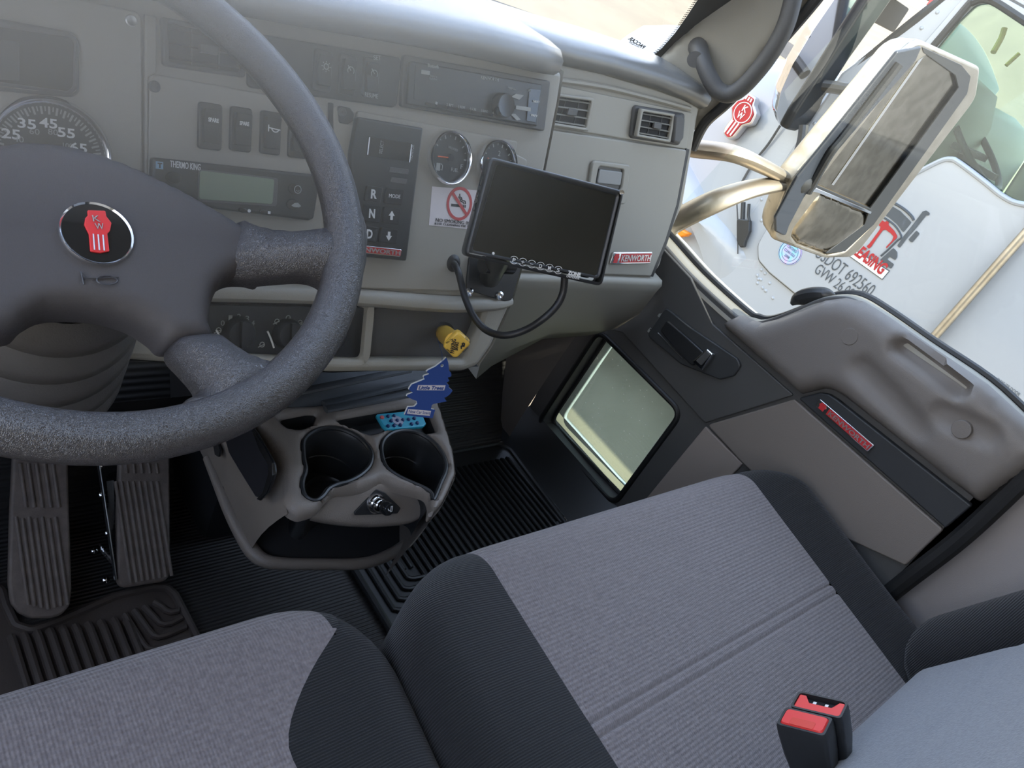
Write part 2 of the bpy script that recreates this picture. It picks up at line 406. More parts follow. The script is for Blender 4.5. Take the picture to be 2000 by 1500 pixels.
# A pillar with its grab handle
pa, pb, pc = ony(1278, 122, 1.09), onx(1385, 262, 1.455), onx(1600, -10, 1.455)
n = np.cross(pc-pa, pb-pa); n = n if n@(EYE-pa) > 0 else -n
AP = Pl(pa, n, pb-pa)
poly = rnd(AP.T([(1277, 122), (1310, 88), (1368, 22), (1440, -80), (1520, -170), (1700, -170), (1585, -10), (1510, 84), (1465, 142), (1412, 196), (1366, 237), (1350, 262), (1340, 180)]), .006)
ap = pillow('trim_2', AP, poly, GR, H=.012, w=.02, res=.014, h=.0, back=.03); struct(ap, label='grey plastic trim of the right windshield pillar')
sp = [AP.P(*AP.t(u, v)) + np.array([.012, 0, 0]) for u, v in [(1345, 290), (1370, 240), (1413, 200), (1466, 146), (1511, 88), (1584, 2), (1720, -170)]]
struct(MB().tube(sp, .011, 10).build('trim_3', RUB), label='black door seal along the outer edge of the right pillar')
gh = [(1362, 92, .0), (1366, 98, .02), (1372, 118, .045), (1385, 150, .055), (1402, 176, .058), (1425, 184, .058), (1450, 170, .058), (1480, 138, .058), (1508, 100, .058), (1532, 55, .056), (1546, 10, .052), (1556, -40, .045), (1570, -100, .03), (1590, -130, 0)]
g = thing('grab_handle', 'dark grey looped grab handle on the right windshield pillar', 'handle', AP.P(*AP.t(1362, 92)))
MB().tube([AP.P(*AP.t(u, v, h), h) for u, v, h in gh], [.019, .018]+[.0165]*12, 14).build('grip', DG, g)
MB().lathe([(.0, .011), (.015, .011), (.015, .007)], Pl(AP.P(*AP.t(1357, 116, .05), .05), EYE-AP.P(*AP.t(1357, 116)), (1, 0, 0)), (0, 0), 20).build('screw_cap', DG, g)
# windshield and its printed black edge
w = MB(); w.grid([[WS.P(a, b, 0) for a in np.linspace(-.93, .92, 2)] for b in (-.02, .93)]); struct(w.build('window_1', SHLD, smooth=None, fix=False), label='windshield glass')
fr = WS.T([(1180, 142), (1240, 121), (1256, 117), (1274, 107), (1292, 92), (1318, 62), (1342, 28), (1372, -18), (1450, -135), (1560, -135), (1460, -20), (1400, 90), (1345, 150), (1270, 160)])
b = plate('frit_band', WS, fr, BKM, d=.002, h=.004, bev=0); b.name = 'trim_4'; struct(b, label='black printed border of the windshield glass')
inn = cat(WS.T([(1232, 121), (1254, 115.5), (1272, 105), (1290, 90), (1316, 60), (1340, 26), (1370, -20)]), False, 12)
dots = MB(); acc = 0
for i in range(1, len(inn)):
    a, c = np.array(inn[i-1]), np.array(inn[i]); L = np.linalg.norm(c-a); k = -acc
    while k+.0055 < L:
        k += .0055; p = a+(c-a)*k/L; nrm = np.array([-(c-a)[1], (c-a)[0]])/L
        for off, rr in ((.0016, .0019), (.0052, .0013)):
            q = p+nrm*off; q0 = len(dots.v); dots.add([WS.P(q[0]+rr*math.cos(t), q[1]+rr*math.sin(t), .0045) for t in np.linspace(0, 2*math.pi, 8, endpoint=False)], [tuple(range(8))])
    acc = L-k
o = dots.build('trim_5', BKM, smooth=None, fix=False); struct(o, label='row of printed dots along the windshield border')
for s, a, b_, hg in (('PACCAR', (1252, 93), (1223, 70), .0085), ('WINDSHIELD', (1247, 101), (1227, 86), .004), ('LAMINATED AS-1', (1240, 103), (1224, 91), .0032), ('DOT 18', (1234, 105), (1224, 97), .0032)):
    pass
st = thing('windshield_stamp', 'small black printed maker stamp in the lower right windshield glass', 'stamp', WS.P(*WS.t(1238, 92)))
def mir(s, a, b, hg, bold=0):      # printed on the outside: reads mirrored from the cab
    txt('lettering', WS, s, a, b, PRK, st, h=.006, hgt=hg, flip=True, bold=bold)
mir('PACCAR', (1224, 71), (1253, 90), .0085, .03)
mir('SHIELD GLASS', (1226, 77), (1246, 91), .0040)
mir('LAMINATED AS1', (1224, 82), (1241, 95), .0036)
mir('DOT M60', (1225, 89), (1236, 98), .0036)
# ---------------------------------------------------------------- outside: pavement, the white truck alongside, a far truck
rows = []
for a in np.linspace(-14, 90, 53):
    rows.append([(a, y, -1.1+.085*max(0, math.hypot(max(a, 0), max(y, 0))-7.5)) for y in np.linspace(-30, 90, 61)])
struct(MB().grid(rows).build('ground', CONC, smooth=80, fix=False), label='pale concrete yard')
def ty(p, h=0): return TP.t(p[0], p[1], h)
T = thing('white_truck', 'white day cab truck parked alongside beyond the passenger window', 'truck', (TX+1, 1.2, -1.1))
# cab side with its window hole
win = rnd(TP.T([(1765, 352), (1792, 338), (1838, 314), (1866, 316), (1925, 358), (1962, 388), (2000, 402), (2095, 412), (2230, 300), (2130, 130), (1990, 36), (1935, 4), (1905, 8), (1872, 40), (1690, 265), (1700, 330)]), .04)
def yz(y, z): return (TP.o[1]-y, z-TP.o[2])
cab = rnd([yz(1.98, -.25), yz(.05, -.25), yz(.05, 2.02), yz(1.25, 2.02), yz(1.62, 1.72), yz(1.97, 1.02)], .05)
plate('cab_side', TP, cab, PNT, T, [win], d=.05, h=0, bev=.02)
MB().box((TX+1.85, 1.0, .36), (.05, 1.9, 1.3)).box((TX+1.85, .25, 1.5), (.05, .4, 1.1)).box((TX+1.85, 1.0, 1.93), (.05, 1.6, .16)).build('far_side', PNT, T)
MB().box((TX+.95, .95, 2.02), (1.85, 1.6, .06)).build('roof', PNT, T, bevel=.03)
bk = MB(); bk.box((TX+.95, .03, .3), (1.85, .05, 1.1)); bk.box((TX+.2, .03, 1.4), (.35, .05, 1.2)); bk.box((TX+1.7, .03, 1.4), (.35, .05, 1.2)); bk.build('back_wall', PNT, T)
MB().box((TX+.95, 1.0, -.27), (1.85, 1.9, .05)).build('cab_floor', DG, T)
# door skin and outline gap
dpo = rnd(TP.T([(1483, 478), (1484, 508), (1505, 532), (1600, 610), (1700, 690), (1795, 765), (1818, 672), (2000, 462), (2230, 250), (2150, 110), (2005, 20), (1930, -22), (1890, -10), (1652, 262), (1560, 372), (1502, 444)]), .05)
plate('door_gap', TP, [((a-mid(dpo)[0])*1.012+mid(dpo)[0], (b-mid(dpo)[1])*1.012+mid(dpo)[1]) for a, b in dpo], DG, T, [win], d=.004, h=.003, bev=0)
plate('door', TP, dpo, PNT, T, [win], d=.02, h=.018, bev=.006)
rim = cat(TP.T([(1765, 352), (1792, 339), (1838, 316), (1858, 312), (1874, 318), (1925, 356), (1962, 385), (2000, 400), (2095, 410)]), False)
MB().tube([TP.P(a, b, .016) for a, b in rim], .012, 8).build('window_sill', PNT, T)
wg = MB(); wg.add([TP.P(a, b, -.01) for a, b in win], [tuple(range(len(win)))]); wg.build('window_glass', GTR, T, smooth=None, fix=False)
fr_ = cat(TP.T([(1766, 348), (1700, 330), (1690, 262), (1872, 36), (1905, 5), (1936, 2), (1990, 34), (2130, 130)]), False)
MB().tube([TP.P(a, b, .014) for a, b in fr_], .016, 8).build('window_seal', RUB, T)
riv = MB()
for u, v in [(1765, 371), (1807, 343), (1855, 335), (1895, 364), (1936, 395), (1981, 430), (1566, 500), (1535, 435), (1512, 480), (1507, 476), (1522, 469), (1510, 494), (1532, 494), (1553, 511), (1568, 522), (1590, 542), (1492, 568), (1506, 582), (1478, 545), (1484, 527), (1491, 534), (1476, 553), (1483, 546), (1486, 562), (1476, 538), (1500, 553), (1586, 180), (1602, 240), (1588, 240), (1484, 389), (1484, 430), (1797, 53), (1828, 22)]:
    riv.lathe([(.009, .0), (.008, .003), (.005, .005), (.0, .0055)], TP, TP.t(u, v, .018), 10)
for p in range(0): pass
riv_o = riv.build('rivet_heads', PNT, T, smooth=60); riv_o['kind'] = 'stuff'
# windshield, its black seal and pillar
rows = []
for k in range(9):
    q = k/8; x = TX+.03+1.77*q; bul = .16*(1-(2*q-1)**2)
    rows.append([(x, 1.94+bul, 1.02), (x, 1.66+bul*.7, 1.66)])
MB().grid(rows).build('windshield', GTR, T, smooth=60, fix=False)
MB().tube([r[0] for r in rows], .022, 8).tube([r[1] for r in rows], .02, 8).tube([rows[0][0], (TX+.02, 1.8, 1.34), rows[0][1]], .028, 8).build('windshield_seal', RUB, T)
# hood and fender
rows = []
for y, zt, zb, xo in [(1.96, 1.0, -.1, .03), (2.14, .99, -.1, .035), (2.3, .95, -.12, .05), (2.6, .87, -.15, .08), (2.9, .80, -.2, .13), (3.18, .80, -.2, .10), (3.38, .72, -.2, .13), (3.52, .60, -.2, .20), (3.60, .40, -.2, .30), (3.62, .2, -.2, .34)]:
    rows.append([(TX+xo-.03, y, zb), (TX+xo-.02, y, zt-.42), (TX+xo, y, zt-.22), (TX+xo+.03, y, zt-.09), (TX+xo+.12, y, zt-.015), (TX+xo+.3, y, zt+.02), (TX+.95, y, zt+.07), (TX+1.6, y, zt+.02), (TX+1.8, y, zt-.3), (TX+1.85, y, zb)])
MB().grid(rows).build('hood', PNT, T, smooth=50, fix=False)
rows = []
fpts = [(1.72, -.05, -.35, .10), (1.80, .10, -.30, .03), (1.95, .11, -.16, -.02), (2.2, .13, .02, -.06), (2.5, .22, .10, -.10), (2.8, .30, .10, -.12), (3.1, .34, .02, -.10), (3.3, .30, -.15, -.02), (3.42, .15, -.3, .1)]
for y, zt, zb, dx in cat([(p[0], p[1], p[2], p[3]) for p in fpts], False, 3):
    rows.append([(TX+.12, y, zt+.06), (TX+dx+.1, y, zt+.045), (TX+dx+.02, y, zt), (TX+dx-.01, y, zt-.05), (TX+dx, y, (zt+zb)/2), (TX+dx+.02, y, zb), (TX+.2, y, zb+.02)])
MB().grid(rows).build('fender', PNT, T, smooth=50, fix=False)
plate('marker_lamp', TP, rnd(TP.T([(1305, 452), (1316, 447), (1332, 447), (1347, 456), (1338, 462), (1318, 465), (1306, 462)], .06), .01), AMB, T, d=.05, h=.07, bev=.01)
gap = MB(); gap.tube([TP.P(*TP.t(u, v, .0), .0) for u, v in [(1524, 245), (1500, 282), (1470, 320), (1440, 372)]], .006, 6); gap.tube([TP.P(*TP.t(u, v, .03), .03) for u, v in [(1439, 395), (1441, 440), (1441, 496)]], .004, 6); gap.build('panel_gap', DG, T)
wa = MB(); wa.lathe([(.50, -.32), (.50, .02), (.44, .05), (.30, .05), (.28, .0), (.0, .0)], Pl((TX+.06, 2.75, -.58), (-1, 0, 0), (0, -1, 0)), (0, 0), 40); wa.build('front_wheel', RUB, T)
MB().lathe([(.27, -.02), (.22, .05), (.1, .08), (.0, .09)], Pl((TX+.05, 2.75, -.58), (-1, 0, 0), (0, -1, 0)), (0, 0), 30).build('wheel_disc', ALU, T)
st_ = MB(); st_.box((TX+.18, 1.25, -.48), (.38, .62, .06)); st_.box((TX+.18, 1.25, -.82), (.38, .62, .06)); st_.box((TX+.3, 1.2, -.55), (.1, 1.3, .5)); st_.build('side_step', BKM, T, bevel=.01)
tk = MB(); tk.lathe([(.0, -.55), (.27, -.55), (.29, -.52), (.29, .52), (.27, .55), (0, .55)], Pl((TX+.38, .55, -.60), (0, 1, 0), (1, 0, 0)), (0, 0), 36); tk.build('fuel_tank', ALU, T, smooth=40)
# rubber hood latch
lt = MB(); lt.tube([TP.P(*TP.t(u, v, .03), .03) for u, v in [(1452, 395), (1450, 440), (1450, 470)]], .012, 8); lt.tube([TP.P(*TP.t(u, v, .04), .04) for u, v in [(1463, 398), (1462, 420), (1464, 432)]], .008, 8)
lt.build('hood_latch_strap', BK, T); plate('hood_latch', TP, rnd(TP.T([(1441, 427), (1467, 430), (1466, 452), (1458, 470), (1455, 483), (1448, 484), (1441, 470)], .03), .012), BK, T, d=.03, h=.045, bev=.006)
# hood emblem
em = plate('hood_emblem', TP, rnd(TP.T([(1459, 181), (1474, 190), (1470, 205), (1476, 222), (1465, 243), (1449, 246), (1432, 268), (1420, 272), (1410, 262), (1411, 250), (1426, 230), (1425, 208), (1437, 195), (1449, 193)], .04), .02), ALU, T, d=.05, h=.03, bev=.008)
eR = plate('emblem_enamel', TP, rnd(TP.T([(1460, 185), (1472, 193), (1466, 205), (1471, 222), (1463, 238), (1446, 243), (1428, 265), (1420, 268), (1413, 259), (1430, 233), (1429, 210), (1440, 197), (1451, 194)], .04), .012), TK_RED, em, d=.012, h=.036, bev=.001)
stp = MB()
for k in range(3):
    for (a, b) in ((((1414.5+5.6*k, 258+3.2*k)), ((1432+5.6*k, 234.5+3.2*k))), (((1455.5+4.8*k, 193.5+3.0*k)), ((1460+4.3*k, 187+2.9*k)))):
        p, q = np.array(TP.t(*a, .037)), np.array(TP.t(*b, .037)); dd = (q-p)/np.linalg.norm(q-p)*0; nn = np.array([-(q-p)[1], (q-p)[0]])/np.linalg.norm(q-p)*.0045
        stp.add([TP.P(*(p-nn), .0375), TP.P(*(q-nn), .0375), TP.P(*(q+nn), .0375), TP.P(*(p+nn), .0375)], [(0, 1, 2, 3)])
cE = TP.t(1450.5, 220, .037); ring = circ(cE, .050, 40); stp.tube([TP.P(a, b, .037) for a, b in ring+ring[:1]], .0028, 6, smooth=False)
stp.build('emblem_bars', WHT, em, smooth=None)
txt('lettering', TP, 'K', (cE[0]-.012, cE[1]+.005), (cE[0]+.018, cE[1]+.005), WHT, em, h=.038, hgt=.032, px=False, bold=.02)
txt('lettering', TP, 'W', (cE[0]-.022, cE[1]-.034), (cE[0]+.018, cE[1]-.034), WHT, em, h=.038, hgt=.034, px=False, bold=.02)
# door lettering and leasing decal
H = .021
txt('lettering', TP, 'USDOT 692560', (1594, 500.5), (1700, 580), TK_GRY, T, h=H, hgt=.060, bold=-.005)
txt('lettering', TP, 'GVW 26,000', (1590.5, 534), (1667, 592), TK_GRY, T, h=H, hgt=.060, bold=-.005)
ban = TP.T([(1632, 464), (1738, 528.5), (1723, 546.5), (1617, 471)], H)
plate('decal_banner', TP, ban, TK_GRY, T, d=.002, h=H+.001, bev=0)
c_ = mid(ban); plate('decal_banner_face', TP, [(c_[0]+(a-c_[0])*.985, c_[1]+(b-c_[1])*.84) for a, b in ban], WHT, T, d=.002, h=H+.002, bev=0)
txt('lettering', TP, 'WS LEASING', (1641, 475), (1724, 538), TK_RED, T, h=H+.003, hgt=.058, bold=.035, shear=.1)
def dec(name, pts, m, hh=.001, sm=False, lab=None):
    p = TP.T(pts, H+hh); p = cat(p, True, 4) if sm else rnd(p, .006); return plate(name, TP, p, m, T, d=.001, h=H+hh, bev=0, lab=lab)
dec_p = dec('decal_pickaxe', [(1688, 449), (1694, 436), (1702, 425), (1708, 424), (1720, 428), (1729, 434), (1731, 431), (1736, 434), (1735, 439), (1746, 450), (1752, 460), (1752, 464), (1744, 472), (1731, 485), (1730, 483), (1742, 470), (1745, 462), (1740, 456), (1729, 448), (1724, 450), (1712, 466), (1702, 481), (1697, 486), (1692, 481), (1697, 477), (1706, 465), (1717, 450), (1720, 443), (1711, 436), (1704, 434), (1698, 438), (1690, 449)], TK_RED)
dec('decal_windscreen', [(1728, 394), (1712, 412), (1735, 424), (1752, 438), (1764, 454), (1780, 434), (1758, 412)], TK_GRY)
def stroke(pts, r, m=TK_GRY):
    MB().tube([TP.P(*TP.t(u, v, H+.001), H+.001) for u, v in pts], r, 6).build('decal_outline', m, T)
stroke([(1730, 389), (1745, 396), (1765, 408), (1780, 422), (1784, 430)], .006)
stroke([(1707, 419), (1722, 423), (1740, 434), (1752, 446), (1760, 462), (1752, 470), (1738, 484), (1720, 500)], .004)
stroke([(1700, 425), (1686, 445), (1672, 465)], .003)
dec('decal_exhaust_stack', [(1809, 411), (1816, 416), (1814, 421), (1809, 420), (1790, 444), (1772, 464), (1757, 484), (1752, 480), (1764, 462), (1785, 436), (1802, 413)], TK_GRY)
dec('decal_mirror', [(1790, 450), (1796, 456), (1781, 474), (1774, 468)], TK_GRY)
dec('decal_tank', [(1745, 484), (1752, 492), (1752, 502), (1748, 508), (1737, 501), (1732, 506), (1746, 516), (1740, 525), (1718, 508)], TK_GRY)
# round idle sticker
cs = TP.t(1543, 493, H); s_ = plate('idle_sticker', TP, circ(cs, .062, 40), MT('sticker_blue', (.30, .62, .85), .25, var=(26, .8, (.70, .42, .78))), T, d=.001, h=H, bev=0)
MB().tube([TP.P(a, b, H+.0005) for a, b in circ(cs, .058, 40)+circ(cs, .058, 40)[:1]], .0015, 6, smooth=False).tube([TP.P(a, b, H+.0005) for a, b in circ(cs, .043, 40)+circ(cs, .043, 40)[:1]], .001, 6, smooth=False).build('sticker_rings', TK_GRY, s_)
for k, (s, wd) in enumerate((('CERTIFIED', .058), ('CLEAN IDLE', .066), ('2008', .03))):
    txt('lettering', TP, s, (cs[0]-wd/2, cs[1]+.014-.022*k), (cs[0]+wd/2, cs[1]+.014-.022*k), TK_GRY, s_, h=H+.002, hgt=.013, px=False)
txt('lettering', TP, 'DAYLITE DOOR', (1946, 743), (1990, 774), TK_GRY, T, h=.003, hgt=.014)
# door handle, chrome rail, rear corner panel
hd = plate('handle_recess', TP, rnd(TP.T([(1741, 606), (1752, 603), (1768, 616), (1785, 634), (1786, 642), (1782, 648), (1762, 636), (1744, 616)]), .02), BK, T, d=.03, h=.03, bev=.008)
MB().tube([TP.P(*TP.t(u, v, .04), .04) for u, v in [(1760, 632), (1768, 624), (1778, 630), (1782, 640)]], .007, 8).build('door_handle', CHR, T)
MB().tube([TP.P(*TP.t(u, v, .05), .05) for u, v in [(1812, 672), (1900, 572), (2010, 448), (2120, 330)]], .020, 12).build('grab_rail', CHRD, T)
MB().box((TX+.9, -.75, .95), (1.9, 1.3, 2.6)).build('body_side', PNT, T, bevel=.03)
# seats and steering wheel inside
for y0 in (0,):
    for i, x in enumerate((TX+.52, TX+1.35)):
        p = Pl((x, .38, .95), (0, 1, .18), (-1, 0, 0))
        o = pillow('seat_back', p, rnd(rect(-.24, -.45, .24, .42), .09), MT('pale_sunlit_vinyl', (.50, .52, .40), .6) if i == 0 else bpy.data.materials['pale_sunlit_vinyl'], T, H=.07, w=.08, res=.03, back=.06)
        p = Pl((x, .75, .42), (0, 0, 1), (1, 0, 0)); pillow('seat_cushion', p, rnd(rect(-.25, -.3, .25, .28), .08), bpy.data.materials['pale_sunlit_vinyl'], T, H=.06, w=.08, res=.03, back=.1)
sw = Pl((TX+.50, 1.40, 1.00), (0, -.5, .866), (1, 0, 0)); rr = circ((0, 0), .215, 40)
w_ = MB(); w_.tube([sw.P(a, b) for a, b in rr+rr[:1]], .016, 10, smooth=False, cap=False); w_.box(sw.P(0, 0, -.03), (.4, .05, .03)); w_.box(sw.P(0, -.08, -.03), (.05, .2, .03)); w_.build('steering_wheel', DG, T)
MB().grid([[(x, 1.50-b_, .45), (x, 1.50-b_, .80), (x, 1.53-b_, 1.04+.06*c_), (x, 1.60-b_, 1.15+.08*c_), (x, 1.74-b_*.5, 1.19+.08*c_), (x, 1.86, 1.12)] for x, b_, c_ in [(TX+.05, 0, 0), (TX+.15, .02, .3), (TX+.3, .06, 1), (TX+.7, .06, 1), (TX+.85, .02, .3), (TX+1.0, .0, 0), (TX+1.8, -.02, 0)]]).build('dash_top', bpy.data.materials['pale_sunlit_vinyl'], T, smooth=70, fix=False)  # sunlight falling on this dash is put into its pale colour
YS = MT('yellow_webbing', (.85, .62, .05), .6)
MB().tube([onx(1962, 55, TX+.75), onx(1955, 75, TX+.74), onx(1940, 102, TX+.7)], .014, 8).tube([onx(1990, 105, TX+.75), onx(1965, 128, TX+.72)], .01, 8).build('seat_belt_webbing', YS, T)
gl = MB()
for k in range(5): gl.tube([(TX+.3+.0, .08, 1.35+.1*k), (TX+1.55, .08, 1.35+.1*k)], .006, 6)
for k in range(4): gl.tube([(TX+.4+.36*k, .08, 1.28), (TX+.4+.36*k, .08, 1.8)], .006, 6)
gl.build('rear_window_guard', ALU, T)
# its own driver side mirror: chrome shell, black back frame, arm
Mm = MB(); prof = []
def my(u, v, y): return ony(u, v, y)
shell = [ony(*p, 2.02) for p in [(1700, -8), (1610, 0), (1575, 45), (1532, 110), (1505, 165), (1497, 205), (1505, 238), (1525, 250), (1545, 246)]]
yb = 2.0
R_ = Pl(ony(1600, 120, yb), (0, -1, 0), (1, 0, 0))
outl = [R_.t(*p) for p in [(1548, 248), (1528, 250), (1512, 244), (1503, 225), (1508, 190), (1530, 140), (1580, 55), (1620, -10), (1700, -60), (1745, -60), (1735, 0), (1700, 60), (1640, 140), (1572, 236)]]
fr2 = rnd(outl, .02)
mrr = thing('tmp', '', '', (0, 0, 0)); bpy.data.objects.remove(mrr)
o = pillow('mirror_shell', Pl(R_.o, (0, 1, 0), (-1, 0, 0)), [(-a, b) for a, b in rnd([R_.t(*p) for p in [(1555, 254), (1540, 254), (1524, 246), (1516, 218), (1524, 180), (1548, 125), (1588, 58), (1628, 0), (1680, -60), (1745, -60), (1715, 0), (1690, 40), (1640, 110), (1590, 190)]], .03)], CHR, T, H=.10, w=.16, res=.014, h=.10, back=.002)
plate('mirror_frame', R_, rnd([R_.t(*p) for p in [(1527, 248), (1545, 252), (1560, 246), (1590, 215), (1600, 188), (1650, 110), (1700, 40), (1735, -10), (1760, -60), (1715, -60), (1688, -10), (1640, 65), (1590, 145), (1545, 215)]], .02), BK, T, d=.06, h=.03, bev=.015)
MB().tube([TP.P(*TP.t(u, v, .2), .2) for u, v in [(1570, 245), (1566, 275), (1556, 310), (1552, 345)]], .022, 10).tube([TP.P(*TP.t(u, v, .12), .12) for u, v in [(1610, 168), (1640, 172), (1668, 178), (1690, 188)]], .028, 10).build('mirror_arm', BK, T)
# far vehicles beyond, where the yard rises
def far(name, label, c, d, m, group=None):
    t = thing(name, label, 'truck', (c[0], c[1], c[2])); return t
ft = thing('parked_truck', 'distant dark truck chassis with red lamps at the far edge of the yard', 'truck', (19.5, 10.2, .1))
c0 = ray(1795, 8); c0 = EYE+c0*(20/c0[0])
MB().box((c0[0], c0[1], c0[2]+.45), (2.4, 3.4, .5)).box((c0[0]+.4, c0[1]+1, c0[2]-.4), (1.6, .6, .6)).build('chassis', BKM, ft, bevel=.05)
MB().box((c0[0]-1.22, c0[1]-1.0, c0[2]+.05), (.06, .5, .16)).box((c0[0]-1.22, c0[1]-.2, c0[2]+.25), (.06, .3, .12)).build('tail_lamp', RED, ft)
MB().box((c0[0]-1.25, c0[1]-.6, c0[2]-.1), (.05, .5, .14)).build('licence_panel', WHT, ft)
bx = thing('white_box_truck_bed', 'plain white flat-topped body parked beyond the white truck', 'vehicle', (9.2, 4.9, -.9))
c1 = ray(1706, 96); c1 = EYE+c1*(9/c1[0]); MB().box((c1[0]+.6, c1[1], c1[2]-.15), (.7, .5, .3)).build('body', WHT, bx, bevel=.04); MB().box((c1[0]+.6, c1[1], c1[2]-.75), (.6, .4, .9)).build('base', BKM, bx)
# ---------------------------------------------------------------- passenger door
H0 = DP
D = bpy.data.objects.new('door_1', None); COL.objects.link(D); D.location = (DX, .5, .1); D['kind'] = 'structure'; D['label'] = 'passenger door with grey armrest panel and low peep window'
top = [(1262, 440), (1290, 470), (1349, 536), (1432, 612), (1455, 624), (1475, 628), (1506, 621), (1557, 601), (1600, 583), (1640, 578), (1672, 586), (1720, 616), (1800, 672), (1915, 750), (2000, 828), (2080, 898)]
peep = rnd(DP.T([(1170, 645), (1332, 806), (1200, 985), (1050, 828)]), .03)
rear = DP.T([(2080, 898), (1765, 1118), (1700, 1180)]); yb_ = rear[1][0]
base = cat(DP.T(top), False, 4)+[(yb_+.01, rear[0][1]), (yb_+.01, -.42), (-.50, -.42), (-.50, DP.t(1262, 440)[1])]
plate('inner_skin', DP, base, DG, D, [peep], d=.055, h=0, bev=.004)
def dpan(name, pts, m, h, r=.006, H=None, w=.01, warp=None, res=.012, smooth=True):
    p = DP.T(pts, h); p = rnd(p, r)
    if H is None: return plate(name, DP, p, m, D, d=h+.002, h=h, bev=min(.003, h*.4))
    return pillow(name, DP, p, m, D, H=H, w=w, res=res, h=h, back=max(.001, h-H+.01), warp=warp)
# front panel with the latch, lower panel, black strip, carpet corner
dpan('latch_panel', [(1262, 452), (1290, 480), (1349, 543), (1392, 633), (1550, 772), (1378, 826), (1372, 822), (1216, 650), (1175, 640), (1200, 560)], DG, .006, .004)
dpan('lower_panel', [(1381, 830), (1551, 780), (1842, 1035), (1768, 1105), (1560, 1010), (1448, 903)], BRG, .008, .006)
dpan('trim_strip', [(1558, 778), (1600, 767), (1618, 770), (1634, 780), (1898, 988), (1846, 1032)], MT('strip_black', (.03, .032, .034), .5, bump=('noise', 900, .2)), .012, .004)
dpan('carpet_corner', [(1377, 833), (1450, 906), (1400, 960), (1300, 1020), (1240, 1000)], CARP, .006, .003)
def sstep(x, a, b): q = max(0, min(1, (x-a)/(b-a))); return q*q*(3-2*q)
def cap(u0, v0, u1, v1, r, d, soft):
    a = np.array(DP.t(u0, v0, .04)); b = np.array(DP.t(u1, v1, .04)); ab = b-a
    def f(x, y):
        p = np.array((x, y))-a; t = max(0, min(1, float(p@ab/(ab@ab)))); q = np.linalg.norm(p-t*ab)
        return -d/(1+math.exp((q-r)/soft)) if abs(q-r) < soft*12 else (-d if q < r else 0)
    return f
c1_, c2_, c3_ = cap(1752, 678, 1868, 762, .013, .032, .0025), cap(1680, 722, 1790, 838, .020, .010, .004), cap(1838, 812, 1925, 850, .020, .009, .003)
def arm(x, y): return c1_(x, y)+c2_(x, y)+c3_(x, y)-.026*(1-sstep(x, -.29, -.13))
ap_ = [(1396, 632), (1432, 616), (1455, 627), (1475, 631), (1506, 624), (1557, 604), (1600, 587), (1640, 582), (1672, 590), (1720, 620), (1800, 676), (1915, 754), (2000, 832), (2060, 888), (1905, 988), (1640, 778), (1620, 765), (1600, 761), (1554, 772)]
pillow('armrest', DP, rnd(DP.T(ap_, .03), .01), DOORG, D, H=.032, w=.035, res=.009, h=.034, back=.012, warp=arm)
for u, v in ((1661, 657), (1879, 838)):
    MB().lathe([(.0155, .024), (.0155, .0345), (.0148, .0352), (0, .0352)], DP, DP.t(u, v, .03), 28).build('screw_cap', DOORG, D)
# rounded sill over to the glass
inn_ = cat([tuple(DP.P(*DP.t(u, v))) for u, v in top], False, 4); rows = []
for p in inn_:
    p = np.array(p); rows.append([p+np.array(q) for q in [(-.002, 0, -.02), (.002, 0, -.004), (.012, 0, .002), (.03, 0, .004), (.048, 0, .002), (.055, 0, -.02)]])
MB().grid(rows).build('window_sill', GR, D, smooth=70, fix=False)  # paler than the door plastic: part of the sunlit look is in the colour
MB().tube([np.array(p)+np.array((.052, 0, .004)) for p in inn_], .008, 8, smooth=False).build('window_seal', RUB, D)
MB().tube([onx(*p, DX+.03) for p in [(1546, 594), (1560, 583), (1585, 577), (1612, 576), (1630, 580)]], [.004, .014, .016, .014, .006], 10, up=(0, 0, 1)).build('mirror_cable_cover', BK, D)
dw = MB(); zt = 1.66; low = [tuple(np.array(p)+np.array((.05, 0, -.02))) for p in inn_]
dw.add(low+[(DX+.05, low[-1][1]-.02, zt), (DX+.05, .72, zt)], [tuple(range(len(low)+2))]); struct(dw.build('window_2', GLS, smooth=None, fix=False), label='passenger door glass')
# peep window
MB().tube([DP.P(a, b, .0) for a, b in peep+peep[:1]], .007, 10, smooth=False).build('peep_window_seal', RUB, D)
pg = [(a*1.0, b*1.0) for a, b in peep]; m_ = MB(); m_.add([DP.P(a, b, -.05) for a, b in rnd(DP.T([(1170, 645), (1332, 806), (1200, 985), (1050, 828)]), .02)], [tuple(range(len(peep)))]); m_.build('peep_window_glass', PEEP, D, smooth=None, fix=False)
MB().tube([DP.P(a*.985+.015*mid(peep)[0], b*.985+.015*mid(peep)[1], -.045) for a, b in peep+peep[:1]], .006, 8, smooth=False).build('peep_window_gasket', RUB, D)
plate('peep_window_tab', DP, rnd(DP.T([(1192, 943), (1180, 948), (1172, 938), (1186, 934)], -.04), .002), BKG, D, d=.003, h=-.04, bev=.001)
# outer shell of the door
osk = [(a, b) for a, b in base]; plate('outer_skin', Pl((DX+.09, .5, .5), (-1, 0, 0), (0, -1, 0)), osk, PNT, D, [peep], d=.012, h=0, bev=.003)
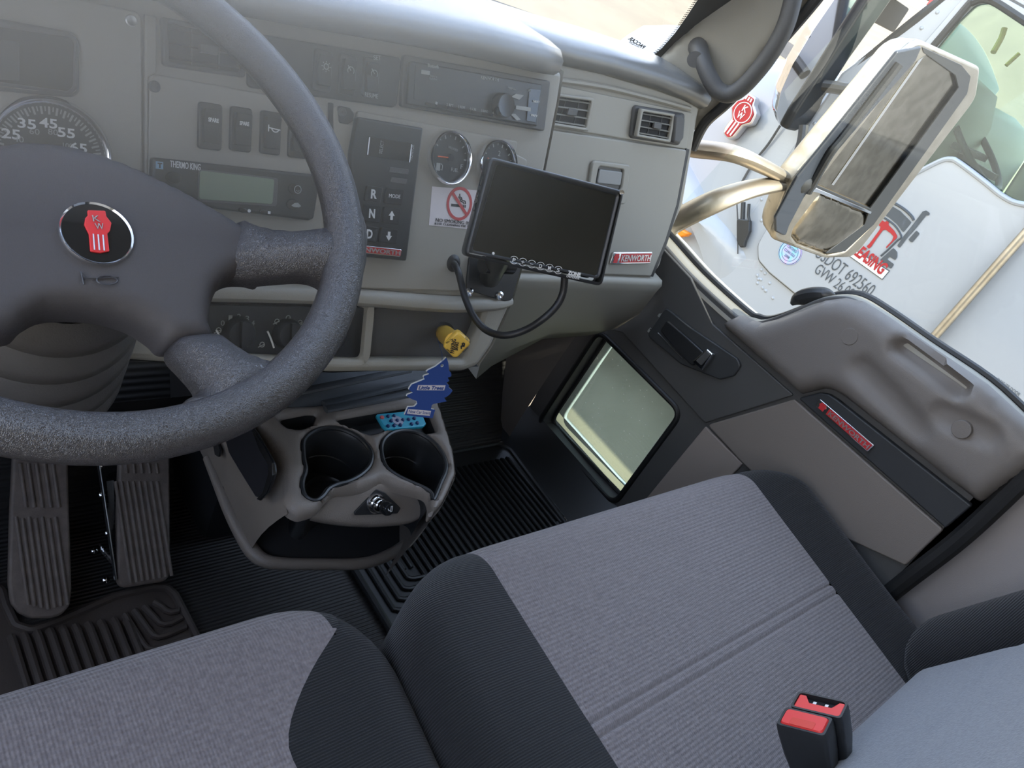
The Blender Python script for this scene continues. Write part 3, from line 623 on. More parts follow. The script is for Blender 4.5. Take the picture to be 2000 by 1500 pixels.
# latch lever in its dished escutcheon
dpan('latch_escutcheon', [(1300, 600), (1350, 640), (1440, 700), (1447, 715), (1432, 735), (1405, 742), (1330, 712), (1262, 655)], MT('escutcheon', (.045, .047, .048), .4, bump=('noise', 900, .2)), .012, .012)
dpan('latch_pull', [(1302, 625), (1345, 662), (1376, 690), (1352, 716), (1325, 690), (1288, 645)], BK, .018, .008)
plate('latch_lever', DP, rnd(DP.T([(1381, 681), (1393, 692), (1371, 724), (1352, 706)], .024), .003), CHR, D, d=.012, h=.026, bev=.003, lab='chrome lever')
plate('lever_recess', DP, rnd(DP.T([(1381, 685), (1389, 693), (1371, 714), (1360, 704)], .024), .002), DG, D, d=.004, h=.0275, bev=.001)
MB().tube([DP.P(*DP.t(u, v, .013), .013) for u, v in [(1285, 650), (1310, 676), (1333, 700)]], .0012, 6).build('latch_edge', ALU, D)
for k, (u, v) in enumerate(((1289, 616), (1269, 646))):
    c = DP.t(u, v, .007); mb = MB(); mb.pbox(DP, c[0]-.0045, c[1]-.005, c[0]+.0045, c[1]+.002, .006, .0072)
    mb.tube([DP.P(c[0]-.003, c[1]+.001, .0068), DP.P(c[0]-.003+(.004 if k == 0 else 0), c[1]+.006, .0068), DP.P(c[0]+.003, c[1]+.006, .0068), DP.P(c[0]+.003, c[1]+.001, .0068)], .0009, 6, smooth=False); mb.build('lock_symbol', WHTD, D)
def badge(pl, q, h, parent, s='KENWORTH', logo=True, hs=.55, f=.2):
    p = pl.T(q, h); fr_ = plate('badge', pl, rnd(p, .003), CHR, parent, d=.004, h=h, bev=.001, lab='red and chrome nameplate')
    tl, tr, br, bl = [np.array(a) for a in p]
    def at(s_, t_): return tuple((tl*(1-s_)+tr*s_)*(1-t_)+(bl*(1-s_)+br*s_)*t_)
    x0 = f if logo else .025
    plate('enamel', pl, rnd([at(x0, .12), at(.98, .12), at(.98, .88), at(x0, .88)], .001), RED, fr_, d=.001, h=h+.0006, bev=0)
    hg = np.linalg.norm(bl-tl)*hs
    txt('lettering', pl, s, at(x0+.025, .5+hs/2), at(.965, .5+hs/2), ALU, fr_, h=h+.0006, hgt=hg, px=False, bold=.02, thick=.0008)
    if logo:
        plate('logo_body', pl, [at(.055, .12), at(.145, .12), at(.145, .25), at(.165, .42), at(.145, .6), at(.145, .9), at(.055, .9), at(.055, .6), at(.035, .42), at(.055, .25)], RED, fr_, d=.001, h=h+.0008, bev=0)
    return fr_
badge(DP, [(1601, 779), (1708, 870), (1694, 883), (1592, 793)], .018, D)
# door sill plate and lower kick moulding
MB().add([(1.385, 1.0, .012), (1.385, .05, .012), (1.425, .05, .05), (1.425, 1.0, .05), (1.472, .05, .09), (1.472, 1.0, .09)], [(0, 1, 2, 3), (3, 2, 4, 5)]).build('kick_moulding', BK, D, fix=False)
k1 = MB(); k1.grid([[(1.40, y, 0.0), (1.405, y, .10), (1.43, y, .3), (1.455, y, .45), (1.46, y, .78)] for y in (.96, 1.05, 1.26)]); struct(k1.build('wall_kick', BRG, smooth=60, fix=False))
th = plate('threshold', FL, rnd([tuple(onz(u, v, .012)[:2]) for u, v in [(992, 868), (1004, 864), (1110, 1005), (1093, 1012)]], .004), MT('sill_plate', (.05, .055, .06), .22, bump=('noise', 260, 1.0)), d=.01, h=.014, bev=.002)
th.name = 'trim_6'; struct(th, label='dimpled black sill strip beside the passenger floor mat')

# ---------------------------------------------------------------- passenger side mirror on its two arms
MP = Pl(ony(1700, 280, .85), (-.04, -1, 0), (1, 0, 0))
Mi = thing('side_mirror', 'large dusty chrome side mirror on two arms outside the passenger window', 'mirror', onx(1320, 400, 1.6))
def mp(pts, h=0): return MP.T(pts, h)
o_ = [(1780, 70), (1908, 128), (1900, 188), (1662, 500), (1600, 499), (1499, 462), (1540, 356)]; mo_ = rnd(mp(o_), [.06, .05, .05, .05, .04, .06, .05], 10)
pillow('mirror_housing', Pl(MP.o, -MP.n, -MP.u), [(-a, b) for a, b in mo_], CHRD, Mi, H=.075, w=.08, res=.014, h=.075, back=.002)
holes = [rnd(mp([(1810, 100), (1874, 148), (1878, 172), (1700, 405), (1588, 356), (1762, 132)]), .02), rnd(mp([(1596, 372), (1697, 416), (1699, 432), (1645, 486), (1612, 494), (1552, 472), (1540, 456), (1545, 440)]), .025)]
plate('mirror_bezel', MP, mo_, CHRD, Mi, holes, d=.02, h=.012, bev=.008)
plate('bezel_reflection', MP, rnd(mp([(1752, 100), (1800, 90), (1788, 118), (1640, 288), (1570, 385), (1541, 440), (1534, 462), (1514, 452), (1513, 425), (1556, 345)], .016), .008), MT('reflection_black', (.03, .035, .045), .25), Mi, d=.008, h=.018, bev=.004)  # dark reflection in the chrome bezel, drawn as a black strip
plate('bezel_edge', MP, rnd(mp([(1802, 92), (1880, 128), (1898, 150), (1891, 184), (1708, 440), (1652, 492), (1612, 497), (1690, 440), (1701, 408), (1874, 172), (1868, 148), (1806, 104)], .016), .004), BK, Mi, d=.004, h=.0135, bev=.001)
mg = plate('main_mirror_glass', MP, rnd(mp([(1808, 101), (1872, 148), (1876, 172), (1700, 405), (1588, 356), (1760, 132)]), .02), MIRR, Mi, d=.01, h=.004, bev=.002)
plate('heater_strip', MP, rnd(mp([(1806, 100), (1810, 102), (1628, 362), (1624, 360)], .005), .0005), ALU, Mi, d=.001, h=.0055, bev=0)
pillow('convex_mirror_glass', MP, rnd(mp([(1596, 372), (1697, 416), (1699, 432), (1645, 486), (1612, 494), (1552, 472), (1540, 456), (1545, 440)]), .025), MIRR, Mi, H=.012, w=.09, res=.008, h=.014, back=.003)
plate('mirror_divider', MP, mp([(1586, 357), (1700, 406), (1702, 411), (1584, 361)], .01), BK, Mi, d=.006, h=.014, bev=.001)
plate('glass_trim', MP, mp([(1585, 362), (1699, 411), (1697, 416), (1594, 374), (1580, 372)], .01), CHR, Mi, d=.004, h=.0165, bev=.001)
j = MP.P(*mp([(1560, 356)], .0)[0])
ja = ony(1548, 356, .88)
pts1 = [onx(1290, 268, 1.53), onx(1345, 288, 1.56), ony(1430, 300, .93), ony(1490, 325, .90), ony(1545, 354, .88)]
pts2 = [onx(1270, 470, 1.53), onx(1320, 432, 1.56), ony(1400, 392, .90), ony(1470, 368, .885), ony(1545, 356, .88)]
MB().tube(pts1, [.034, .033, .030, .027, .022], 16, flat=.62).build('upper_arm', ARMM, Mi)
MB().tube(pts2, [.032, .032, .031, .027, .022], 16, flat=.62).build('lower_arm', ARMM, Mi)
MB().tube([ony(1535, 348, .885), ony(1556, 350, .87), ony(1580, 352, .86)], [.03, .036, .03], 14).build('pivot_joint', BK, Mi)
MB().tube([ony(1577, 375, .84), ony(1620, 300, .835), ony(1650, 262, .835), ony(1755, 125, .835)], .011, 10).build('support_tube', BK, Mi)
# ---------------------------------------------------------------- dashboard
DB = thing('dashboard', 'long grey truck dashboard running under the windshield with a slate soft top', 'dashboard', (.5, .9, .2))
def dp(pts, h=0, r=.004): return rnd(PD.T(pts, h), r)
base_px = [(-380, -160), (600, 20), (1101, 140), (1092, 200), (1066, 330), (1030, 490), (1003, 586), (962, 676), (934, 716), (905, 726), (650, 728), (250, 704), (-380, 700)]
plate('centre_fascia', PD, rnd(PD.T(base_px), [.0, .0, .01, .05, .05, .05, .02, .03, .02, .02, .01, 0, 0]), GR, DB, [dp([(375, 590), (722, 598), (712, 702), (366, 690)], r=.008), dp([(728, 600), (948, 600), (936, 640), (908, 702), (719, 702)], r=.008)], d=.03, h=0, bev=.008)
plate('recess_back', PD, dp([(300, 560), (975, 580), (930, 722), (290, 712)]), BK, DB, d=.004, h=-.026, bev=0)
# side wall of the centre cluster going back to the passenger side face
e_ = [PD.P(*PD.t(u, v, -.004), -.004) for u, v in [(1101, 140), (1092, 200), (1066, 330), (1030, 490), (1003, 586), (962, 676), (934, 716)]]
MB().grid([[p, p+np.array((.012, .05, .0)), p+np.array((.02, .26, .01))] for p in e_]).build('cluster_side', GR, DB, smooth=60, fix=False)
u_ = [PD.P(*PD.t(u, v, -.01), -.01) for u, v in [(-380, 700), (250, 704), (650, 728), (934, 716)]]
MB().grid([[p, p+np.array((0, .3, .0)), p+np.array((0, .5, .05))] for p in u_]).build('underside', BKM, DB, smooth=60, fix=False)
# rounded lower ledge of the fascia above the climate recess
led = [PD.P(*PD.t(u, v), -.002) for u, v in [(330, 566), (660, 577), (860, 592), (960, 592), (996, 587)]]
MB().tube(led, [.014, .014, .015, .014, .010], 12, flat=.8).build('fascia_ledge', GR, DB)
# inset panels
PN = lambda nm, pts, h=.004, r=.006, m=GR2, hol=(), d=None: plate(nm, PD, dp(pts, h, r), m, DB, hol, d=d or (h+.001), h=h, bev=.0018)
PN('instrument_panel', [(-380, -70), (100, -18), (180, 4), (268, 22), (277, 34), (278, 560), (-380, 560)], .006, .008)
plate('panel_rib', PD, dp([(283, 26), (306, 32), (306, 142), (290, 150), (289, 560), (281, 560)], .004, .002), GR, DB, d=.006, h=.0045, bev=.002)
PN('switch_panel', [(292, 148), (310, 146), (640, 205), (633, 300), (630, 545), (286, 520)], .004)
PN('gauge_panel', [(700, 216), (1012, 276), (1007, 300), (1030, 312), (1026, 340), (1020, 510), (1004, 572), (655, 562), (652, 208), (664, 204), (668, 240), (690, 242), (698, 232)], .005, .004)
plate('shadow_gap', PD, dp([(642, 200), (650, 202), (650, 575), (640, 574)], .002, .001), BK, DB, d=.003, h=.0035, bev=0)
sc = MB()
for (u, v) in ((296+6, 169), (668, 219), (256, 40)):
    c = PD.t(u, v, .006); MB().lathe([(.0055, .003), (.0055, .0068), (.0045, .0076), (.002, .0066), (0, .0064)], PD, c, 20).build('screw', DG if u != 256 else ALU, DB)
pk = [(659, 205), (684, 211), (692, 222), (690, 236), (680, 243), (662, 240)]
plate('screw_pocket', PD, dp(pk, .006, .004), BK, DB, d=.003, h=.0065, bev=.001)
# soft top
rows = []
for x, yf, zt in [(-.42, .66, .985), (-.1, .67, .985), (.2, .69, .985), (.42, .735, .988), (.58, .77, .992), (.70, .79, .995), (.80, .80, .996), (.85, .812, .992), (.868, .835, .984), (.873, .865, .975)]:
    k = 1
    rows.append([(x, yf+.14, .957), (x, yf+.02, .955), (x, yf+.004, .957), (x, yf-.004, .966), (x, yf-.002, zt-.012), (x, yf+.012, zt-.002), (x, yf+.04, zt), (x, yf+.11, zt-.002), (x, min(yf+.2, 1.06), zt-.006), (x, 1.075, zt-.018), (x, 1.12, .93)])
MB().grid(rows).build('soft_top', PAD, DB, smooth=70, fix=False)
e = rows[-1]; mb = MB(); mb.add(e, [tuple(range(len(e)))]); mb.build('soft_top_end', PAD, DB, fix=False)
# ---- passenger side of the dashboard
def wp(pts, h=0, r=.005): return rnd(PW.T(pts, h), r)
wing = [(1000, 90), (1105, 110), (1372, 196), (1364, 230), (1336, 400), (1302, 478), (1291, 520), (1270, 548), (960, 540), (930, 400)]
plate('passenger_fascia', PW, rnd(PW.T(wing), [0, .005, .012, .03, .05, .03, .02, .02, 0, 0]), GR, DB, d=.05, h=0, bev=.01)
# vent shelf recess lines and top roll
rl = [PW.P(*PW.t(u, v), .010) for u, v in [(1000, 70), (1108, 101), (1180, 118), (1280, 148), (1340, 172), (1372, 190)]]
rows = []
for p in rl:
    p = np.array(p); rows.append([p+np.array(q) for q in [(0, .02, -.026), (0, .0, -.024), (0, -.012, -.012), (0, -.012, .002), (0, -.002, .012), (0, .02, .016), (0, .10, .018), (0, .16, .0)]])
MB().grid(rows).build('top_roll', PAD, DB, smooth=70, fix=False)
MB().add([tuple(q) for q in rows[-1]], [tuple(range(8))]).build('top_roll_end', PAD, DB, fix=False)
plate('vent_band', PW, wp([(960, 150), (1100, 168), (1352, 220), (1340, 292), (1100, 252), (960, 232)], .004, .004), GR2, DB, d=.005, h=.004, bev=.002)
MB().tube([PW.P(*PW.t(u, v, .002), .004) for u, v in [(1088, 156), (1180, 170), (1270, 192), (1345, 212)]], .005, 8).build('vent_band_rim', GR, DB)
gbx = plate('glovebox_door', PW, wp([(940, 238), (1082, 254), (1342, 293), (1322, 400), (1300, 470), (1272, 540), (940, 528)], .008, .006), GR2, DB, d=.009, h=.008, bev=.003)
plate('door_gap', PW, wp([(1341, 290), (1347, 292), (1326, 402), (1304, 474), (1276, 541), (1270, 540), (1298, 470), (1320, 400)], .006, .001), BK, gbx, d=.003, h=.0055, bev=0)
lf = plate('latch_frame', PW, wp([(1158, 313), (1232, 322), (1224, 400), (1146, 395)], .014, .010), GR2, gbx, [wp([(1170, 325), (1219, 332), (1214, 372), (1163, 366)], .014, .006)], d=.007, h=.014, bev=.003)
plate('latch_gap', PW, wp([(1168, 323), (1221, 330), (1216, 385), (1161, 380)], .010, .004), BK, gbx, d=.002, h=.0095, bev=0)
plate('latch_button', PW, wp([(1171, 330), (1216, 336), (1212, 363), (1166, 358)], .012, .005), MT('latch_grey', (.26, .26, .25), .4), gbx, d=.004, h=.0125, bev=.002)
badge(PW, [(1199, 493), (1275, 492), (1270, 515), (1192, 516)], .0125, gbx)
# knee bolster below
le = [(930, 530), (1000, 533), (1100, 536), (1200, 540), (1260, 543), (1288, 545)]; bo = [(930, 740), (960, 715), (1060, 662), (1140, 656), (1190, 652), (1222, 648)]
rows = []
for (a, b) in zip(le, bo):
    p = PW.P(*PW.t(*a), .004); q = np.array((p[0]+.0, 1.0, EYE[2])); r_ = ray(*b); q = EYE+r_*(.93/r_[1]); q[0] = min(q[0], 1.46)
    rows.append([p+np.array((0, .03, .004)), p+np.array((0, -.004, .0)), p+np.array((0, -.010, -.010)), p+np.array((0, -.006, -.03)), p*.62+q*.38+np.array((0, -.028, -.014)), p*.3+q*.7+np.array((0, -.022, -.012)), q+np.array((0, 0, 0)), q+np.array((0, .06, .004)), q+np.array((0, .3, .08))])
MB().grid(rows).build('knee_bolster', GR, DB, smooth=60, fix=False)
# small wedge between bolster and cluster
# ---- air vents
def vent(pl, q, h, parent, n=4, name='air_vent', mats=(DG, GR2), knob=True):
    p = [np.array(a) for a in pl.T(q, h)]; tl, tr, br, bl = p
    at = lambda s, t: tuple((tl*(1-s)+tr*s)*(1-t)+(bl*(1-s)+br*s)*t)
    f = plate(name, pl, rnd(p, .004), mats[1], parent, [rnd([at(.07, .1), at(.93, .1), at(.93, .9), at(.07, .9)], .003)], d=.008, h=h, bev=.002)
    plate('vent_cavity', pl, [at(.05, .08), at(.95, .08), at(.95, .92), at(.05, .92)], BKM, f, d=.001, h=h-.006, bev=0)
    for k in range(n):
        t = (k+.7)/(n+.4); a, b, c, d = at(.06, t-.03), at(.94, t-.03), at(.94, t+.03), at(.06, t+.03)
        m = MB(); m.add([pl.P(*a, h-.0075), pl.P(*b, h-.0075), pl.P(*c, h-.001), pl.P(*d, h-.001)], [(0, 1, 2, 3)]); a2 = [pl.P(*z, hh-.0012) for z, hh in ((a, h-.0075), (b, h-.0075), (c, h-.001), (d, h-.001))]; m.add(a2, [(0, 3, 2, 1)]); m.build('louvre', mats[1], f, smooth=None, fix=False)
    for s in (.35, .68): plate('vane', pl, [at(s-.006, .1), at(s+.006, .1), at(s+.006, .9), at(s-.006, .9)], mats[0], f, d=.003, h=h-.005, bev=0)
    if knob: plate('slide_knob', pl, rnd([at(.42, .4), at(.64, .4), at(.64, .6), at(.42, .6)], .001), mats[0], f, d=.005, h=h+.001, bev=.001)
    return f
vent(PD, [(316, 32), (486, 66), (480, 152), (320, 128)], .008, DB, 3, mats=(DG, DG))
vent(PW, [(1086, 182), (1162, 192), (1150, 257), (1060, 243)], .012, DB)
pod = plate('vent_surround', PW, wp([(1240, 205), (1340, 222), (1330, 285), (1232, 270)], .010, .010), DG, DB, d=.012, h=.010, bev=.004)
vent(PW, [(1253, 212), (1320, 223), (1310, 279), (1243, 267)], .020, DB)
kb = MB(); c = PW.t(1326, 251, .02)
kn = plate('vent_dial', PW, rnd(PW.T([(1318, 224), (1330, 222), (1338, 232), (1335, 270), (1326, 282), (1314, 278)], .022), .006), DG, DB, d=.018, h=.024, bev=.005)
# ---- climate controls deep in the recess
cl = plate('climate_panel', PD, dp([(380, 594), (720, 602), (711, 700), (370, 688)], -.012, .006), BK, DB, d=.006, h=-.012, bev=.001)
plate('storage_tray', PD, dp([(730, 602), (944, 602), (905, 700), (722, 700)], -.020, .006), DG, DB, d=.004, h=-.020, bev=.001)
for (u, v) in ((466, 650), (562, 652), (648, 654)):
    k_ = MB(); c = PD.t(u, v, -.01); k_.lathe([(.019, -.012), (.017, -.002), (.015, .0), (0, .0)], PD, c, 30); k_.pbox(PD, c[0]-.003, c[1]-.015, c[0]+.003, c[1]+.015, -.001, .005); ko = k_.build('climate_knob', BK, cl)
    mk = MB(); mk.tube([PD.P(c[0]-.026+.003*q, c[1]+.004-.005*q-.002*q*q*.3, -.0105) for q in range(4)], .0012, 6); mk.build('knob_mark', WHT, cl)
for s, u, v in (('0', 435, 631), ('1', 450, 621), ('2', 467, 618), ('3', 483, 622), ('4', 494, 631)):
    c = PD.t(u, v, -.011); txt('lettering', PD, s, (c[0]-.0022, c[1]-.003), (c[0]+.0022, c[1]-.003), WHTD, cl, h=-.0112, hgt=.006, px=False)
for (u, v) in ((541, 628), (563, 621), (586, 630), (512, 673), (427, 645)):
    c = PD.t(u, v, -.011); m = MB(); m.tube([PD.P(c[0]+.003*math.cos(t), c[1]+.003*math.sin(t), -.011) for t in np.linspace(0, 6.28, 9)], .0006, 5, smooth=False); m.tube([PD.P(c[0]-.005, c[1]-.003, -.011), PD.P(c[0]+.002, c[1], -.011)], .0006, 5); m.build('climate_symbol', WHTD, cl)

# ---------------------------------------------------------------- things mounted in the dashboard
def PT(name, label, cat_, u, v, pl=PD, group=None): return thing(name, label, cat_, pl.P(*pl.t(u, v)), group)
# display
t = PT('driver_display', 'rectangular dark information display at the upper left of the dashboard', 'display', 60, 110)
plate('frame', PD, dp([(-160, 10), (0, 36), (140, 62), (155, 78), (156, 182), (142, 190), (0, 178), (-160, 160)], .010, .008), DG, t, [dp([(-150, 30), (0, 52), (136, 72), (146, 82), (144, 168), (134, 178), (0, 160), (-150, 145)], .010, .006)], d=.007, h=.011, bev=.003)
plate('screen', PD, dp([(-152, 26), (0, 48), (138, 70), (149, 80), (147, 171), (136, 180), (0, 163), (-152, 148)], .007, .006), SCRN, t, d=.003, h=.0075, bev=0)
plate('lit_area', PD, dp([(-152, 60), (38, 82), (38, 158), (-152, 146)], .008, .002), MT('pale_screen', (.05, .055, .05), .25), t, d=.0006, h=.0082, bev=0)
# round gauges
def gauge(name, label, u, v, r, ticks, a0, a1, ndl=None, nlen=.7):
    c = PD.t(u, v, .006); t = thing(name, label, 'gauge', PD.P(*c))
    MB().lathe([(r*.99, .004), (r, .012), (r*.95, .0155), (r*.89, .014), (r*.87, .009)], PD, c, 48, cap=False).build('bezel', CHR, t, smooth=60, lab='chrome bezel')
    MB().lathe([(r*.9, .0075), (0, .0076)], PD, c, 40).build('dial', DIAL, t)
    m = MB()
    for k in range(ticks+1):
        a = a0+(a1-a0)*k/ticks; L = .13 if k % 2 == 0 else .08; w_ = .0009 if k % 2 == 0 else .0005
        d = np.array((math.cos(a), math.sin(a))); n_ = np.array((-d[1], d[0]))*w_; p, q = np.array(c)+d*r*.83, np.array(c)+d*r*(.83-L)
        m.add([PD.P(*(p-n_), .0085), PD.P(*(q-n_), .0085), PD.P(*(q+n_), .0085), PD.P(*(p+n_), .0085)], [(0, 1, 2, 3)])
    m.build('scale_marks', WHTD, t, smooth=None, fix=False)
    if ndl is not None:
        d = np.array((math.cos(ndl), math.sin(ndl))); MB().tube([PD.P(*(np.array(c)-d*r*.05), .0105), PD.P(*(np.array(c)+d*r*nlen), .0105)], .0009, 6).build('needle', ORG, t)
    MB().lathe([(r*.14, .008), (r*.13, .0125), (0, .0128)], PD, c, 20).build('needle_hub', BKM, t)
    return t, c
t, c = gauge('speedometer', 'large round speedometer behind the steering wheel hub', 97, 306, .0525, 60, 3.9, -.75)
for s, u, v in (('25', 21, 262), ('35', 52, 242), ('45', 94, 241), ('55', 129, 260), ('65', 153, 289)):
    q = PD.t(u, v, .008); txt('lettering', PD, s, (q[0]-.0072, q[1]-.004), (q[0]+.0072, q[1]-.004), WHT, t, h=.0085, hgt=.0085, px=False, bold=.02)
for s, u, v in (('40', 36, 273), ('60', 67, 258), ('80', 103, 259), ('100', 132, 286)):
    q = PD.t(u, v, .008); txt('lettering', PD, s, (q[0]-.004, q[1]-.002), (q[0]+.004, q[1]-.002), WHTD, t, h=.0085, hgt=.005, px=False)
t, c = gauge('fuel_gauge', 'round chrome-rimmed fuel gauge with an orange needle, fully in view', 876, 308, .0345, 8, 2.6, .0, 3.17, .62)
txt('lettering', PD, 'F', (c[0]+.0195, c[1]-.012), (c[0]+.0235, c[1]-.012), WHTD, t, h=.0085, hgt=.006, px=False)
txt('lettering', PD, 'FUEL', (c[0]+.004, c[1]-.0165), (c[0]+.016, c[1]-.0165), WHTD, t, h=.0085, hgt=.0045, px=False)
txt('lettering', PD, 'UNLEADED', (c[0]-.004, c[1]+.012), (c[0]+.012, c[1]+.009), WHTD, t, h=.0085, hgt=.003, px=False)
m = MB(); m.pbox(PD, c[0]-.021, c[1]-.018, c[0]-.0145, c[1]-.0085, .008, .0086); m.tube([PD.P(c[0]-.0135, c[1]-.009, .0085), PD.P(c[0]-.011, c[1]-.011, .0085), PD.P(c[0]-.0112, c[1]-.017, .0085), PD.P(c[0]-.0135, c[1]-.016, .0085)], .0006, 5, smooth=False); m.build('pump_symbol', WHTD, t)
t, c = gauge('pressure_gauge', 'round chrome-rimmed gauge half hidden behind the tilted monitor', 968, 322, .0345, 8, 2.6, .0, 2.8, .6)
txt('lettering', PD, '2', (c[0]+.000, c[1]+.012), (c[0]+.0045, c[1]+.012), WHTD, t, h=.0085, hgt=.007, px=False)
# rocker switches
MT_ROCK = MT('rocker_black', (.014, .015, .015), .5)
def rocker(label, u, v, w, hgt, icon, group):
    c = PD.t(u, v, .005); t = thing('rocker_switch', label, 'switch', PD.P(*c), group)
    plate('frame', PD, rnd(rect(c[0]-w/2, c[1]-hgt/2, c[0]+w/2, c[1]+hgt/2), .004), BK, t, d=.006, h=.0085, bev=.0015)
    q = MB(); ww = w*.36; hh = hgt*.36
    prof = [(-hh, .006), (-hh, .0145), (-hh*.3, .0125), (hh*.1, .011), (hh*.55, .0135), (hh, .0155), (hh, .006)]
    q.grid([[PD.P(c[0]+s*ww, c[1]+y, z) for y, z in prof] for s in (-1, -.9, .9, 1)]); k0 = [(s, [PD.P(c[0]+s*ww, c[1]+y, z) for y, z in prof]) for s in (-1, 1)]
    for s, r_ in k0: q.add(r_, [tuple(range(7))])
    q.build('rocker', MT_ROCK, t, bevel=.0008)
    y0 = c[1]+hh*.25
    if icon in ('SPARE',): txt('lettering', PD, icon, (c[0]-w*.22, y0), (c[0]+w*.22, y0), WHT, t, h=.0145, hgt=.0042, px=False, bold=.03)
    elif icon == 'horn':
        m = MB(); m.tube([PD.P(c[0]-.0065, y0+.004, .0145), PD.P(c[0]-.0065, y0-.003, .0145)], .0006, 5); m.tube([PD.P(c[0]-.006, y0+.001, .0145), PD.P(c[0]+.007, y0, .0145)], .0006, 5)
        m.tube([PD.P(c[0]-.003, y0, .0145), PD.P(c[0], y0-.0025, .0145), PD.P(c[0]+.004, y0-.002, .0145), PD.P(c[0]+.005, y0, .0145)], .0006, 5); m.build('horn_symbol', WHT, t)
    elif icon in ('bulb', 'cruise'):
        m = MB(); R_c = .0042; aa = np.linspace(-.6, 3.75, 12) if icon == 'cruise' else np.linspace(0, 6.28, 14)
        m.tube([PD.P(c[0]+R_c*(.7 if icon == 'bulb' else 1)*math.cos(a), y0+R_c*(.7 if icon == 'bulb' else 1)*math.sin(a), .0145) for a in aa], .00055, 5, smooth=False)
        if icon == 'cruise': m.tube([PD.P(c[0], y0, .0145), PD.P(c[0]-.004, y0+.005, .0145)], .0006, 5)
        else:
            for a in range(8): m.tube([PD.P(c[0]+q_*math.cos(a*.785), y0+q_*math.sin(a*.785), .0145) for q_ in (.0042, .0058)], .0004, 5)
        m.build(icon+'_symbol', WHTD, t)
    return t
G1 = 'rocker switches on the grey switch panel'
rocker('black rocker switch marked SPARE, leftmost of the row above the green screen', 409, 247, .0245, .046, 'SPARE', G1)
rocker('black rocker switch marked SPARE, second of the row above the green screen', 469, 253, .0235, .045, 'SPARE', G1)
rocker('black rocker switch with a white horn symbol', 527, 260, .0235, .045, 'horn', G1)
rocker('black rocker switch partly hidden behind the steering wheel rim', 581, 268, .0235, .045, None, G1)
plate('switch_bank', PD, dp([(486, 62), (782, 112), (785, 122), (776, 206), (768, 210), (484, 170)], .006, .006), BK, DB, d=.006, h=.006, bev=.002)
G2 = 'switches in the dark upper bank'
rocker('dark upper bank switch with a lamp symbol', 628, 138, .0225, .044, 'bulb', G2)
rocker('dark upper bank switch with a plain cruise symbol', 676, 146, .0225, .044, 'cruise', G2)
t = rocker('dark upper bank switch between the words SET and RESUME', 722, 152, .0225, .044, 'cruise', G2)
txt('lettering', PD, 'SET', (715, 118), (729, 119), WHTD, t, h=.0155, hgt=.005)
txt('lettering', PD, 'RESUME', (703, 189), (728, 193), WHTD, t, h=.010, hgt=.005)
# radio
t = PT('car_radio', 'dark radio with a volume knob under the soft top', 'radio', 930, 190)
plate('bezel', PD, dp([(790, 106), (1076, 158), (1064, 256), (785, 208)], .008, .004), DG, t, d=.008, h=.008, bev=.002)
plate('faceplate', PD, dp([(802, 118), (1060, 165), (1050, 247), (796, 204)], .014, .003), BK, t, d=.007, h=.014, bev=.002)
plate('display_window', PD, dp([(812, 124), (965, 150), (960, 218), (808, 194)], .0145, .002), BK, t, d=.0012, h=.0146, bev=0)
Hr = .0155
c = PD.t(978, 206, .015); MB().lathe([(.0165, .012), (.0160, .024), (.0145, .027), (0, .0265)], PD, c, 36).build('volume_knob', BKG, t)
plate('usb_cover', PD, dp([(1034, 172), (1056, 176), (1046, 240), (1028, 236)], .015, .002), BKG, t, d=.0015, h=.0155, bev=.0005)
txt('lettering', PD, 'KENWORTH', (924, 155), (958, 160), WHTD, t, h=Hr, hgt=.0042)
txt('lettering', PD, 'Bluetooth', (820, 132), (841, 135), WHTD, t, h=Hr, hgt=.0042, bold=.02)
plate('phone_symbol', PD, dp([(823, 136), (840, 139), (839, 147), (822, 144)], .0155, .001), WHTD, t, d=.0005, h=.0156, bev=0)
txt('lettering', PD, 'Streaming', (824, 151), (838, 153), WHTD, t, h=Hr, hgt=.0026); txt('lettering', PD, 'Hands Free', (823, 156), (838, 158), WHTD, t, h=Hr, hgt=.0026)
for k, s in enumerate(('1', '2 RPT', '3 RDM', '4 SCRL', '5 BAND', '6 DISP')):
    u = 834+22.5*k; v = 203+3.9*k; txt('lettering', PD, s, (u, v), (u+ (4 if k == 0 else 13), v+2), WHTD, t, h=.016, hgt=.0032)
    plate('preset_button', PD, dp([(u-3, v+1-4), (u+17, v+4-4), (u+16, v+9-4), (u-4, v+6-4)], .0155, .0008), BKG, t, d=.001, h=.0152, bev=.0003)
plate('seek_button', PD, dp([(999, 189), (1007, 183), (1023, 186), (1014, 195)], Hr, .0004), WHTD, t, d=.0008, h=Hr+.0003, bev=0)
plate('seek_button', PD, dp([(996, 222), (1006, 222), (1017, 234), (1009, 235)], Hr, .0004), WHTD, t, d=.0008, h=Hr+.0003, bev=0)
plate('source_button', PD, dp([(1008, 206), (1037, 210), (1036, 218), (1007, 213)], Hr, .0004), WHTD, t, d=.0008, h=Hr+.0003, bev=0)
txt('lettering', PD, 'MENU', (976, 174), (992, 177), WHTD, t, h=Hr, hgt=.0028); txt('lettering', PD, 'SRC', (1015, 179), (1022, 180), WHTD, t, h=Hr, hgt=.0028)
txt('lettering', PD, 'NEXT', (1025, 200), (1037, 202), WHT, t, h=Hr+.001, hgt=.0028); txt('lettering', PD, 'PREV', (1021, 227), (1033, 229), WHT, t, h=Hr+.001, hgt=.0028)
